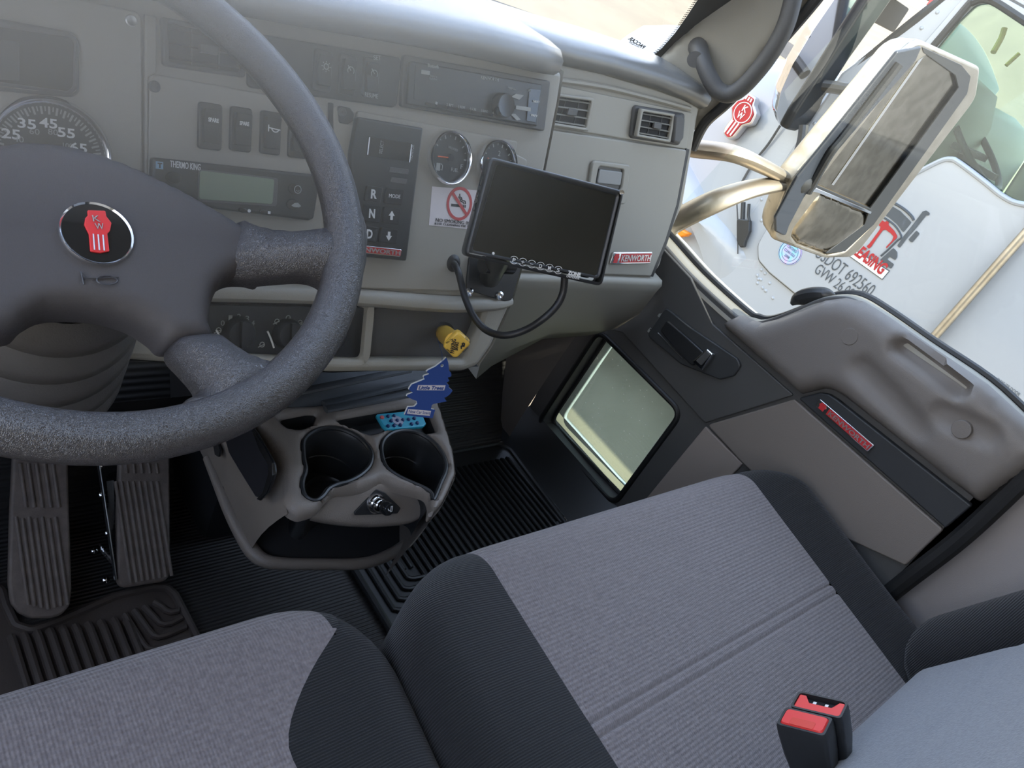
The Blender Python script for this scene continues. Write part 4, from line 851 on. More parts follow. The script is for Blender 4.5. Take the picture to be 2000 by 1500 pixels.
# refrigeration controller
t = PT('refrigeration_controller', 'black cargo refrigeration controller with a green screen', 'controller', 460, 370)
plate('case', PD, dp([(299, 307), (625, 342), (622, 372), (613, 427), (604, 431), (294, 392)], .014, .004), BK, t, d=.012, h=.015, bev=.003)
plate('screen_frame', PD, dp([(388, 330), (543, 348), (540, 404), (386, 394)], .016, .004), DG, t, d=.002, h=.0165, bev=.0005)
plate('screen', PD, dp([(391, 333), (536, 350), (532, 399), (389, 389)], .017, .003), LCD, t, d=.002, h=.0175, bev=.0005)
q = PD.t(312, 323, .016); plate('logo', PD, rect(q[0]-.0035, q[1]-.0035, q[0]+.0035, q[1]+.0035), MT('logo_blue', (.25, .45, .60), .4), t, d=.0006, h=.0157, bev=0); txt('lettering', PD, 'T', (q[0]-.0022, q[1]-.0025), (q[0]+.0022, q[1]-.0025), BK, t, h=.0162, hgt=.005, px=False, bold=.05)
txt('lettering', PD, 'THERMO KING', (320, 325), (379, 332), WHT, t, h=.0155, hgt=.0065, bold=.01)
for u, v, s in ((575, 369, 0), (571, 399, 0), (474, 410, 1), (515, 413, 1), (338, 347, 0)):
    c = PD.t(u, v, .016); plate('button', PD, circ(c, .0075 if not s else .005, 20, .006 if not s else .0028), BKG, t, d=.003, h=.0175, bev=.001)
c = PD.t(580, 370, .016); MB().tube([PD.P(c[0]+.0042*math.cos(a), c[1]+.0042*math.sin(a), .0178) for a in np.linspace(0, 6.28, 16)], .0005, 5, smooth=False).tube([PD.P(c[0]-.002, c[1]-.001, .0178), PD.P(c[0], c[1]-.002, .0178), PD.P(c[0]+.002, c[1]-.001, .0178)], .0004, 5).build('mode_symbol', WHTD, t)
c = PD.t(577, 400, .016); plate('prewarm_symbol', PD, [(c[0]-.006, c[1]-.001), (c[0]-.002, c[1]+.002), (c[0]+.002, c[1]+.0025), (c[0]+.005, c[1]), (c[0]+.006, c[1]-.001), (c[0]+.003, c[1]-.0025), (c[0]-.003, c[1]-.0025)], WHTD, t, d=.0005, h=.0182, bev=0)
for u, v, s in ((485, 411.5, 0), (524, 415, 1)):
    c = PD.t(u, v, .016); plate('key_mark', PD, circ(c, .0018, 12) if not s else rect(c[0]-.0015, c[1]-.0015, c[0]+.0015, c[1]+.0015), WHT, t, d=.0005, h=.0182, bev=0)
# gear selector pad
t = PT('gear_selector_pad', 'tall black push-button gear selector beside the fuel gauge', 'gear selector', 755, 380)
plate('pad_body', PD, dp([(701, 228), (828, 250), (795, 510), (686, 500), (688, 300)], .016, .003), BK, t, d=.012, h=.016, bev=.003)
plate('digital_window', PD, dp([(720, 266), (806, 280), (801, 316), (716, 304)], .0175, .002), SCRN, t, d=.002, h=.0175, bev=.0004)
for (a, b) in (((722, 268), (718, 302)), ((804, 282), (800, 317))):
    MB().tube([PD.P(*PD.t(*a, .018), .018), PD.P(*PD.t(*b, .018), .018)], .0006, 5).build('window_edge', ALU, t)
txt('lettering', PD, 'SELECT', (729, 300), (733, 275), WHTD, t, h=.018, hgt=.0045); txt('lettering', PD, 'MONITOR', (788, 312), (792, 283), WHTD, t, h=.018, hgt=.005)
for q in ([(762, 326), (799, 331), (797, 341), (760, 336)], [(766, 346), (796, 350), (793, 360), (764, 356)]): plate('indicator_bar', PD, dp(q, .0175, .001), DG, t, d=.0015, h=.0175, bev=.0005)
keys = {'R': [(717, 362), (748, 366), (743, 396), (712, 392)], 'M': [(756, 366), (790, 370), (785, 401), (751, 397)], 'N': [(712, 399), (744, 403), (741, 435), (708, 431)], 'U': [(750, 404), (783, 408), (779, 439), (747, 435)], 'D': [(707, 440), (740, 444), (736, 474), (703, 470)], 'W': [(745, 444), (778, 448), (774, 477), (741, 473)]}
for k, q in keys.items():
    b_ = plate('push_button', PD, dp(q, .019, .002), BKM, t, d=.004, h=.0195, bev=.001); c = PD.t(*mid(q), .0195)
    if k in 'RND': txt('lettering', PD, k, (c[0]-.0042, c[1]-.0055), (c[0]+.0042, c[1]-.0055), WHT, b_, h=.0198, hgt=.011, px=False, bold=.03)
    elif k == 'M': txt('lettering', PD, 'MODE', (c[0]-.0085, c[1]-.002), (c[0]+.0085, c[1]-.002), WHT, b_, h=.0198, hgt=.0045, px=False)
    else:
        s = 1 if k == 'U' else -1; plate('arrow', PD, [(c[0]-.0018, c[1]-.005*s), (c[0]+.0018, c[1]-.005*s), (c[0]+.0018, c[1]), (c[0]+.0045, c[1]), (c[0], c[1]+.006*s), (c[0]-.0045, c[1]), (c[0]-.0018, c[1])][::s], WHT, b_, d=.0005, h=.020, bev=0)
badge(PD, [(690, 477), (786, 487), (783, 502), (688, 492)], .018, t, logo=False, hs=.6)
# no smoking sticker
t = PT('no_smoking_sticker', 'white no-smoking sticker with a red ring, left of the tilted monitor', 'sticker', 900, 405)
ST = PD.T([(844, 364), (967, 375), (962, 452), (838, 440)], .0055)
plate('paper', PD, ST, PAPER, t, d=.0006, h=.0056, bev=0)
cN = PD.t(897.5, 398, .006); rr_ = .0222
plate('red_ring', PD, circ(cN, rr_, 44), MT('print_red', (.52, .06, .06), .5), t, [circ(cN, rr_*.82, 40)], d=.0003, h=.0062, bev=0)
d_ = np.array((.72, -.69))*rr_*.86; n_ = np.array((.69, .72))*.0021; cn = np.array(cN)
cig = MB(); cig.pbox(PD, cN[0]-.014, cN[1]-.0045, cN[0]+.006, cN[1]-.0008, .0055, .0060); cig.pbox(PD, cN[0]+.007, cN[1]-.0045, cN[0]+.0088, cN[1]-.0008, .0055, .0060); cig.pbox(PD, cN[0]+.0098, cN[1]-.0045, cN[0]+.0115, cN[1]-.0008, .0055, .0060)
cig.build('cigarette', PRK, t)
MB().tube([PD.P(cN[0]+.0105, cN[1]+.0005, .006), PD.P(cN[0]+.0095, cN[1]+.004, .006), PD.P(cN[0]+.004, cN[1]+.005, .006), PD.P(cN[0]+.003, cN[1]+.008, .006), PD.P(cN[0]-.000, cN[1]+.009, .006), PD.P(cN[0]-.001, cN[1]+.013, .006)], .0007, 5).tube([PD.P(cN[0]+.008, cN[1]+.0005, .006), PD.P(cN[0]+.006, cN[1]+.0025, .006), PD.P(cN[0]+.001, cN[1]+.004, .006), PD.P(cN[0]+.0005, cN[1]+.0065, .006), PD.P(cN[0]-.003, cN[1]+.009, .006)], .0006, 5).build('smoke_lines', PRK, t)
plate('red_slash', PD, [tuple(cn-d_-n_), tuple(cn+d_-n_), tuple(cn+d_+n_), tuple(cn-d_+n_)], bpy.data.materials['print_red'], t, d=.0003, h=.0064, bev=0)
txt('lettering', PD, 'NO SMOKING IN THIS TRUCK', (845, 432), (961, 443.5), PRK, t, h=.006, hgt=.0046)
txt('lettering', PD, '$250 CLEANING FEE WILL BE CHARGED', (843, 438), (961, 449), PRK, t, h=.006, hgt=.0030)
# ---------------------------------------------------------------- steering wheel and column
t = thing('steering_wheel', 'black leather-grained steering wheel with a thick rim and broad hub', 'steering wheel', PS.P(0, 0, -.05))
ring_ = circ((0, 0), .205, 96); mb = MB(); rows = []
for k in range(96):
    a = 2*math.pi*k/96; d = PS.u*math.cos(a)+PS.v*math.sin(a)
    rows.append([PS.P(0, 0)+d*(.205+.0175*math.cos(q))+PS.n*.0165*math.sin(q) for q in np.linspace(0, 2*math.pi, 20, endpoint=False)])
mb.grid(rows, close_u=True, close_v=True); mb.build('rim', WHL, t, smooth=80)
def hb(pts, h=-.03): return PS.T(pts, h)
hubp = cat(hb([(-110, 330), (-60, 300), (0, 281), (60, 278), (130, 286), (210, 308), (300, 345), (380, 384), (450, 421), (492, 446), (515, 474), (530, 508), (528, 534), (500, 531), (460, 535), (432, 556), (417, 590), (415, 625), (424, 655), (434, 676), (400, 668), (334, 671), (308, 652), (262, 625), (190, 606), (100, 604), (55, 622), (25, 646), (-40, 640), (-100, 560), (-125, 430)]), True, 4)
def hwarp(a, b): return -.006*((a*a+(b+.03)**2)/.012)
pillow('hub_pad', PS, hubp, HUB, t, H=.014, w=.016, res=.005, h=-.018, back=.02, warp=hwarp)
def sst(x, a, b): q = max(0, min(1, (x-a)/(b-a))); return q*q*(3-2*q)
def swarp(a, b): r = math.hypot(a, b); return -.026*(1-sst(r, .12, .195))
s1 = cat(hb([(470, 424), (505, 438), (556, 458), (605, 462), (640, 448), (672, 420), (696, 470), (694, 540), (676, 590), (640, 590), (622, 568), (590, 553), (540, 546), (480, 536), (440, 500)], -.027), True, 4)
pillow('spoke', PS, s1, WHL, t, H=.022, w=.028, res=.005, h=.009, back=.014, warp=swarp)
s2 = cat(hb([(350, 655), (420, 655), (448, 686), (474, 710), (506, 723), (545, 712), (580, 695), (560, 752), (500, 790), (430, 815), (372, 822), (345, 800), (372, 782), (371, 765), (352, 728), (334, 690)], -.032), True, 4)
pillow('spoke', PS, s2, WHL, t, H=.022, w=.028, res=.005, h=.009, back=.014, warp=swarp)
rot_ = lambda p, q: [(x*math.cos(q)-y*math.sin(q), x*math.sin(q)+y*math.cos(q)) for x, y in p]
for s_ in (rot_([(-a, b) for a, b in s1], -.2), rot_([(-a, b) for a, b in s2], -.55)): pillow('spoke', PS, s_[::-1], WHL, t, H=.022, w=.028, res=.007, h=.009, back=.014, warp=swarp)
MB().lathe([(.05, -.055), (.055, -.09), (.06, -.13), (0, -.13)], PS, (0, -.01), 30).build('hub_boss', BK, t)
def hz(a, b): return -.018+hwarp(a, b)
ce = np.array(PS.t(190, 455, -.017)); eh = hz(*ce)
em = MB().lathe([(.0252, -.004), (.0252, .0012), (.0245, .0022), (.0236, .0014), (.0232, .001)], Pl(PS.P(*ce, eh), PS.n, PS.u), (0, 0), 48, cap=False).build('emblem_ring', CHR, t, smooth=60, lab='chrome ring of the hub emblem')
EP = Pl(PS.P(*ce, eh+.0012), PS.n, PS.u)
plate('emblem_disc', EP, circ((0, 0), .0234, 40), BKG, em, d=.003, h=0, bev=.0004)
er = lambda pts: EP.T(pts)
plate('emblem_shield', EP, rnd(er([(170, 412), (205, 413), (207, 424), (217, 437), (214, 452), (209, 458), (213, 492), (196, 495), (176, 492), (173, 458), (164, 440), (166, 427), (171, 422)]), .001), MT('emblem_red', (.75, .045, .05), .3), em, d=.0022, h=.0014, bev=.0004)
bars = MB()
for k in range(3):
    a, b = er([(181+9.5*k, 459+1*k), (183.5+9.5*k, 490+.8*k)]); bars.tube([EP.P(*a, .0016), EP.P(*b, .0016)], .0005, 5)
bars.build('emblem_bars', ALU, em)
k_ = np.array(er([(190, 438)])[0]); txt('lettering', EP, 'K', (k_[0]-.003, k_[1]+.0012), (k_[0]+.002, k_[1]+.0012), ALU, em, h=.0016, hgt=.005, px=False); txt('lettering', EP, 'W', (k_[0]-.0025, k_[1]-.005), (k_[0]+.0035, k_[1]-.005), ALU, em, h=.0016, hgt=.005, px=False)
hc = np.array(PS.t(196, 548, -.02)); hh = hz(*hc)+.001; hp = Pl(PS.P(*hc, hh), PS.n, PS.u)
MB().tube([hp.P(-.012, .004), hp.P(-.008, .001), hp.P(.012, .002)], .0005, 5).tube([hp.P(x, y) for x, y in circ((.004, -.0005), .007, 14, .0035)]+[hp.P(.011, -.0005)], .0005, 5, smooth=False).tube([hp.P(-.012, .006), hp.P(-.012, -.004)], .0005, 5).tube([hp.P(-.012, .022), hp.P(-.010, .016)], .0006, 5).build('horn_symbol', MT('embossed', (.06, .06, .065), .35), t)
sc_ = thing('steering_column', 'grey pleated steering column boot under the wheel', 'steering column', WC+np.array((0, .25, -.44)))
prof = []
for k in range(5):
    r0 = .062+.007*k; h0 = -.10-.045*k
    prof += [(r0, h0), (r0+.014, h0-.012), (r0+.017, h0-.030), (r0+.006, h0-.044)]
MB().lathe(prof, PS, (0, -.02), 48, cap=False).build('boot', MT('column_grey', (.075, .068, .062), .6, bump=('noise', 700, .3)), sc_, smooth=70)
pillow('lower_cover', Pl(onx(40, 940, .16), (-.1, -.75, .6), (1, .2, 0)), rnd(rect(-.32, -.02, -.02, .10), .04), BRG, sc_, H=.03, w=.05, res=.012, back=.01)
# underdash bulk behind the pedals
struct(MB().add([(-.42, .93, .30), (.62, .93, .30), (.62, 1.15, .02), (-.42, 1.15, .02)], [(0, 1, 2, 3)]).build('wall_toe', BKM, smooth=None, fix=False))
# ---------------------------------------------------------------- pedals
def pedal(name, label, base, nrm, poly, ridges, back=.012):
    o = onz(base[0], base[1], .045); pl = Pl(o, nrm, (1, 0, 0)); t = thing(name, label, 'pedal', onz(base[0], base[1], .0))
    P_ = rnd(pl.T(poly), .018); plate('tread_plate', pl, P_, PED, t, d=.014, h=0, bev=.004)
    m = MB(); n = 0
    for (a, b) in ridges:
        pa, pb = pl.t(*a), pl.t(*b); m = MB(); xm = (pa[0]+pb[0])/2
        m.tube([pl.P(xm, pa[1], .001), pl.P(xm, pb[1], .001)], .0028, 8, smooth=False); m.build('tread_rib', PED, t)
    if base[0] > 200: plate('side_flange', pl, [(min(p[0] for p in P_)-.003, min(p[1] for p in P_)+.02), (min(p[0] for p in P_)-.001, min(p[1] for p in P_)+.02), (min(p[0] for p in P_)-.001, max(p[1] for p in P_)), (min(p[0] for p in P_)-.003, max(p[1] for p in P_))], ALU, t, d=.012, h=.004, bev=.001)
    MB().tube([pl.P(*pl.t(base[0], base[1]-120), -.012), pl.P(*pl.t(base[0], base[1]-200), -.07), pl.P(*pl.t(base[0], base[1]-240), -.2)], .014, 10).build('pedal_arm', BKM, t)
    return t, pl
pedal('brake_pedal', 'wide ribbed brake pedal with a rounded lower end, left of the two pedals', (80, 1205), (0, -.62, .78), [(30, 800), (128, 800), (133, 890), (141, 1150), (137, 1184), (120, 1202), (100, 1208), (60, 1208), (38, 1198), (22, 1178), (17, 1140), (20, 1000)], [((38+13.2*k, 1008+(k % 2)*3), (47+12.6*k, 1192-abs(k-3)*3)) for k in range(7)]+[((44+16*k, 905), (45+16*k, 992)) for k in range(5)])
pedal('accelerator_pedal', 'tall narrow ribbed accelerator pedal, right of the brake', (280, 1145), (0, -.62, .78), [(236, 800), (332, 800), (333, 1134), (229, 1151), (229, 1000)], [((240+11.5*k, 938), (240+11.5*k, 1142-2*k)) for k in range(8)]+[((246+15*k, 905), (246+15*k, 925)) for k in range(5)])
lk = thing('pedal_linkage', 'small metal bracket and spring between the two pedals', 'linkage', onz(212, 1150, 0))
m = MB(); 
for u, v, z in ((207, 1133, .03), (212, 1041, .09), (200, 966, .13), (197, 910, .16), (183, 1076, .03)): 
    c = onz(u, v, z); MB().lathe([(.006, 0), (.0055, .003), (.003, .0045), (0, .005)], Pl(c, (0, -.6, .8), (1, 0, 0)), (0, 0), 12).build('bolt', CHR, lk)
q0, q1 = onz(196, 1070, .05), onz(220, 1098, .05); sp_ = [q0+(q1-q0)*k/60+np.array((0, .005*math.cos(k*.9), .005*math.sin(k*.9))) for k in range(61)]
MB().tube(sp_, .0012, 6, smooth=False).build('spring', ALU, lk)
MB().add([onz(208, 940, .15), onz(222, 938, .15), onz(224, 1010, .10), onz(216, 1060, .07), onz(207, 1020, .09), onz(212, 985, .12)], [(0, 1, 2, 3, 4, 5)])  .build('bracket', DG, lk, fix=False)
# ---------------------------------------------------------------- floor mats
def mat_(name, label, outline, z, m, cut=None):
    t = thing(name, label, 'floor mat', (outline[0][0], outline[0][1], .002)); F_ = Pl((0, 0, 0), (0, 0, 1), (1, 0, 0))
    plate('mat_sheet', F_, outline, m, t, d=.010, h=.012, bev=.003); n = len(outline)
    MB().tube([(a, b, .012) for a, b in [((p[0]-mid(outline)[0])*.985+mid(outline)[0], (p[1]-mid(outline)[1])*.985+mid(outline)[1]) for p in outline+outline[:1]]], .007, 8, smooth=False).build('mat_border', m, t)
    return t
Z2 = lambda pts, z=.012: [tuple(onz(u, v, z)[:2]) for u, v in pts]
dm = mat_('floor_mat', 'brownish black ribbed rubber mat on the driver side, notched around the brake pedal', rnd(Z2([(-160, 1120), (0, 1150), (10, 1184), (28, 1222), (60, 1232), (112, 1213), (225, 1164), (300, 1147), (328, 1147), (345, 1162), (385, 1240), (470, 1400), (100, 1560), (-160, 1560)]), .012), 0, MATR)
y_t = onz(100, 1245, .015)[1]
for k in range(10):
    u = 22+25*k; p = onz(u, 1243-4.2*k+ (6 if k > 8 else 0), .015)
    yb = .35 if k < 8 else p[1]-.10+.02*(k-8)
    MB().tube([(p[0], p[1], .013), (p[0], p[1]-.01, .017), (p[0], yb, .017)], .0062, 8, smooth=False).build('mat_rib', MATR, dm)
for k in range(4):
    a, b, c = onz(262-14*0+16*k, 1196-4*k, .016), onz(280+10*k, 1240-16*k, .016), onz(345, 1222-12*k, .016)
    a = onz(243+19*k, 1200-8*k, .016); b = np.array((a[0]+.012, a[1]-.075+.016*k, .016)); c = np.array((onz(352, 1200, .016)[0], b[1]+.004, .016))
    MB().tube([a, b+np.array((-.003, .014, 0)), b+np.array((.0, .005, 0)), b+np.array((.006, 0, 0)), b+np.array((.016, -.001, 0)), c], .0052, 8, smooth=False).build('mat_rib', MATR, dm)
pm = mat_('floor_mat', 'black ribbed rubber mat in the passenger footwell', rnd([(.80, .50), (.80, .74), (.86, .77), (1.13, .93), (1.19, .955), (1.37, .955), (1.39, .93), (1.365, .5)], .02), 0, RUB)
for k in range(27):
    x = 1.355-.0175*k; yt = .905+.0 if x > 1.16 else .905-(1.16-x)*.55
    yb = .45 if k > 2 else .62+.03*(2-k)
    if x < .93: yt = min(yt, .74); yb = .68
    MB().tube([(x, yt, .012), (x, yt-.006, .0165), (x, yb, .0165)], .0042, 8, smooth=False).build('mat_rib', RUB, pm)
for k in range(4):
    x0 = .83+.022*k; y0 = .60+.018*k
    MB().tube([(x0, .73, .016), (x0, y0+.02, .016), (x0+.004, y0+.005, .016), (x0+.03, y0, .016), (.98, y0, .016)], .0045, 8).build('mat_rib', RUB, pm)
for k in range(2): MB().tube([(1.345-.018*k, .655-.02*k+.03, .016), (1.335-.018*k, .64-.02*k, .016), (1.28, .63-.02*k, .016)], .0045, 8).build('mat_rib', RUB, pm)
# ---------------------------------------------------------------- cup holder console
CZ = .42; CP = Pl((0, 0, CZ), (0, 0, 1), (1, 0, 0)); zz = lambda pts, z=CZ: [tuple(onz(u, v, z)[:2]) for u, v in pts]
co = thing('cup_holder_console', 'taupe floor console with two cup wells and an open bin below', 'console', (.65, .65, 0))
deck = cat(zz([(478, 800), (500, 835), (528, 872), (545, 905), (553, 945), (556, 985), (580, 1004), (606, 1000), (624, 990), (640, 970), (660, 957), (690, 955), (722, 948), (747, 940), (780, 951), (815, 960), (834, 968), (840, 985), (838, 1003), (846, 1004), (866, 982), (884, 945), (890, 925), (884, 880), (872, 840), (858, 795), (846, 772), (740, 780), (600, 795)]), True, 4)
LH = cat(zz([(591, 884), (592, 862), (609, 845), (634, 836), (666, 838), (699, 853), (720, 874), (727, 891), (722, 912), (704, 930), (681, 942), (659, 948), (641, 957), (630, 971), (616, 980), (602, 977), (592, 967), (589, 945), (596, 920), (593, 902)]), True, 3)
RH = cat(zz([(743, 880), (748, 860), (765, 846), (789, 841), (818, 846), (845, 863), (863, 886), (871, 906), (870, 924), (862, 942), (853, 964), (846, 978), (843, 968), (832, 957), (800, 943), (772, 929), (751, 911)]), True, 3)
TR1 = rnd(zz([(545, 822), (596, 812), (618, 812), (610, 832), (584, 841), (560, 838)]), .006)
TR2 = rnd(zz([(650, 823), (735, 808), (800, 797), (832, 800), (850, 846), (825, 849), (795, 840), (760, 836), (740, 846), (718, 851), (700, 843)]), .006)
pillow('deck', CP, deck, BRG, co, H=.012, w=.014, res=.005, h=.008, back=.010, holes=[LH, RH, TR1, TR2])
def well(name, hole, dep, m, shrink=.88, lip=True):
    c = np.array(mid(hole)); rows = []
    for z, s in ((.0, 1.0), (-.004, .965), (-.02, .94), (-.05, .92), (-dep*.6, .90), (-dep, shrink)): rows.append([CP.P(*(c+(np.array(p)-c)*s), z) for p in hole])
    w_ = MB(); w_.grid(rows, close_u=True); k0 = len(w_.v)-len(hole); w_.f.append(tuple(k0+i for i in range(len(hole)))); w_.mi.append(0)
    o = w_.build(name, m, co, smooth=50, fix=False)
    if lip: MB().tube([CP.P(*(c+(np.array(p)-c)*.985), .001) for p in hole+hole[:1]], .0035, 8, smooth=False).build('well_lip', BK, o)
    return o
well('cup_well', LH, .085, BK); well('cup_well', RH, .085, BK)
well('small_tray', TR1, .02, RUB, .95, False); well('tray', TR2, .018, RUB, .97, False)
for (u, v) in ((672, 890), (800, 900)):
    c = CP.t(u, v); MB().lathe([(.030, -.078), (.032, -.072), (.034, -.070), (.036, -.078)], CP, (c[0]-.005, c[1]-.005), 30, cap=False).build('cup_step', BK, co)
FP = Pl(onz(745, 936, CZ), (-.12, -.80, .58), (1, -.15, 0))
fpoly = cat(FP.T([(556, 985), (580, 1003), (606, 999), (624, 989), (640, 969), (660, 957), (690, 955), (722, 948), (747, 939), (780, 950), (815, 959), (835, 968), (840, 985), (836, 1004), (815, 1020), (785, 1028), (720, 1032), (650, 1027), (595, 1015), (562, 1002)]), True, 3)
fpl = pillow('front_fascia', FP, fpoly, BRG, co, H=.008, w=.010, res=.005, h=.002, back=.012)
# lighter socket
c = FP.t(722, 985, .003)
plate('socket_plate', FP, rnd(FP.T([(735, 955), (752, 962), (782, 992), (776, 1003), (692, 1006), (691, 1000)], .003), .004), BK, co, d=.003, h=.0045, bev=.001)
c = FP.t(738, 985, .01); LP = Pl(FP.P(*c, .004), FP.n*.8+np.array((.25, -.45, .1)), FP.u)
li = thing('cigarette_lighter', 'round black push-in cigarette lighter in a chrome socket on the console front', 'lighter', LP.P(0, 0))
MB().lathe([(.0145, -.006), (.0145, .003), (.0125, .006), (.0105, .004), (.0100, .010), (.0085, .012)], LP, (0, 0), 32, cap=False).build('socket_ring', CHR, li, smooth=50, lab='chrome socket ring')
MB().lathe([(.0075, -.002), (.0075, .014), (.0098, .018), (.0100, .026), (.0085, .029), (0, .0295)], LP, (0, 0), 30).build('knob', BKG, li)
MB().tube([LP.P(.001, -.003, .0298), LP.P(.001, .005, .0298), LP.P(.0035, .005, .0298), LP.P(.0035, -.003, .0298), LP.P(.001, -.003, .0298)], .0004, 5, smooth=False).tube([LP.P(-.001, -.001, .0298), LP.P(-.003, .0, .0298), LP.P(-.004, .002, .0298)], .0007, 5).build('cigarette_symbol', WHT, li)
# left flank, lower rim, bin
topf = [onz(u, v, .418) for u, v in [(462, 775), (480, 802), (500, 835), (528, 874), (545, 907), (553, 945), (556, 985), (562, 1003)]]
botf = [onz(u, v, .262) for u, v in [(360, 800), (385, 850), (402, 885), (422, 930), (440, 972), (458, 1012), (474, 1046), (490, 1075)]]
rows = [[a*(1-q)+b*q+np.array((-.010, -.004, .012))*math.sin(math.pi*q) for q in (0, .06, .2, .4, .6, .8, .94, 1)]+[b+np.array((.004, .012, -.02)), b+np.array((.03, .05, -.02))] for a, b in zip(topf, botf)]
MB().grid(rows).build('left_flank', BRG, co, smooth=70, fix=False)
a0, a1, a2 = rows[2][1], rows[6][3], rows[2][7]; nf = np.cross(a1-a0, a2-a0); nf = nf if nf@(EYE-a0) > 0 else -nf
FK = Pl(rows[3][3]+nf/np.linalg.norm(nf)*.009, nf, a1-a0)
plate('flank_pocket', FK, rnd(FK.T([(440, 845), (486, 822), (502, 845), (520, 876), (536, 905), (538, 925), (524, 962), (513, 974), (502, 970), (474, 925), (450, 885)]), .006), MT('pocket_black', (.020, .021, .026), .3), co, d=.006, h=.003, bev=.002)
plate('pocket_rim', FK, rnd(FK.T([(498, 838), (506, 846), (524, 872), (541, 904), (541, 928), (528, 964), (515, 978), (508, 975), (520, 962), (532, 925), (530, 907), (514, 880)]), .003), BKG, co, d=.004, h=.006, bev=.0015)
plate('flank_slot', FK, rnd(FK.T([(422, 866), (431, 864), (436, 880), (433, 893), (426, 888)]), .003), BKM, co, d=.003, h=.005, bev=0)
lowr = [onz(u, v, .262) for u, v in [(404, 895), (424, 940), (448, 995), (474, 1046), (496, 1080), (520, 1096), (560, 1101), (630, 1102), (700, 1101), (745, 1090), (785, 1068), (810, 1042), (830, 1012), (852, 985)]]
MB().tube(lowr, [.006, .008, .010, .011, .011, .010, .009, .009, .009, .009, .009, .009, .010, .010], 12, flat=1.0).build('lower_rim', BRG, co)
rows = []
ru = [onz(u, v, .345) for u, v in [(548, 985), (562, 1003), (580, 1010), (610, 1018), (650, 1027), (700, 1031), (730, 1031), (770, 1029), (800, 1024), (820, 1014), (836, 1002), (846, 992)]]
for a, b in zip(ru, lowr[2:]): rows.append([a+np.array((0, .004, .03)), a+np.array((.0, .01, 0)), (a+b)/2+np.array((0, .07, 0)), b+np.array((0, .04, .0)), b+np.array((0, .004, -.004))])
MB().grid(rows).build('open_bin', BKM, co, smooth=70, fix=False)
pr_ = [onz(u, v, .425) for u, v in [(846, 772), (858, 795), (872, 840), (884, 880), (890, 925), (884, 945), (866, 982), (848, 1004)]]
MB().grid([[p, p+np.array((-.002, -.0, -.02)), p+np.array((-.014, .004, -.08)), p+np.array((-.03, .01, -.17))] for p in pr_]).build('right_flank', BRG, co, smooth=70, fix=False)
# tunnel cover rising from the console to the dashboard
tcp = [onz(u, v, .425) for u, v in [(440, 800), (600, 797), (740, 782), (846, 770), (862, 800)]]; tcq = [ony(u, v, .80) for u, v in [(430, 720), (560, 724), (700, 728), (800, 722), (850, 716)]]
tu = thing('tunnel_cover', 'dark ridged plastic cover between the console and the dashboard', 'cover', (.62, .75, .0))
MB().grid([[a+np.array((0, 0, -.004)), a*.7+b*.3+np.array((0, 0, .004)), a*.35+b*.65, b, b+np.array((0, .1, .0))] for a, b in zip(tcp, tcq)]).build('cover_skin', MT('tunnel_dark', (.05, .055, .06), .45, bump=('noise', 700, .4)), tu, smooth=70, fix=False)
for k, (a, b) in enumerate((((632, 789), (812, 748)), ((636, 800), (822, 766)), ((560, 770), (800, 722)))):
    p, q = onz(a[0], a[1], .437+.012*k), onz(b[0], b[1], .437+.012*k); MB().tube([p, (p+q)/2, q], .007, 8, flat=.6).build('cover_rib', bpy.data.materials['tunnel_dark'], tu)
MB().box((.68, 1.0, .16), (.24, .30, .32)).build('tunnel_body', BKM, tu, bevel=.03)
# remote control lying in the tray
RP = Pl(onz(785, 822, .425), (0, -.10, .99), (1, 0, 0))
rc = thing('remote_control', 'small turquoise remote control with dark buttons lying in the console tray', 'remote control', RP.P(0, 0, -.005))
ro = RP.T([(733, 810), (795, 804), (820, 812), (826, 815), (832, 829), (826, 834), (796, 837), (755, 840), (748, 834)])
plate('body', RP, rnd(ro, .004), CYN, rc, d=.007, h=.002, bev=.002)
plate('control_pad', RP, circ(RP.t(776.5, 821.5, .002), .0095, 24), MT('pad_silver', (.35, .38, .48), .4), rc, d=.001, h=.0026, bev=.0002)
for u, v in [(758, 813), (770, 812), (764, 822), (776, 821), (787, 820), (758, 832), (770, 831), (782, 830), (798, 819), (809, 817), (804, 828), (815, 826)]:
    MB().lathe([(.0030, .0015), (.0028, .0042), (.0018, .0050), (0, .0052)], RP, RP.t(u, v, .003), 14).build('button', NAVY, rc)
MB().lathe([(.0036, .0015), (.0033, .0036), (0, .0044)], RP, RP.t(746.5, 815, .003), 16).build('power_button', MT('power_red', (.6, .12, .12), .4), rc)
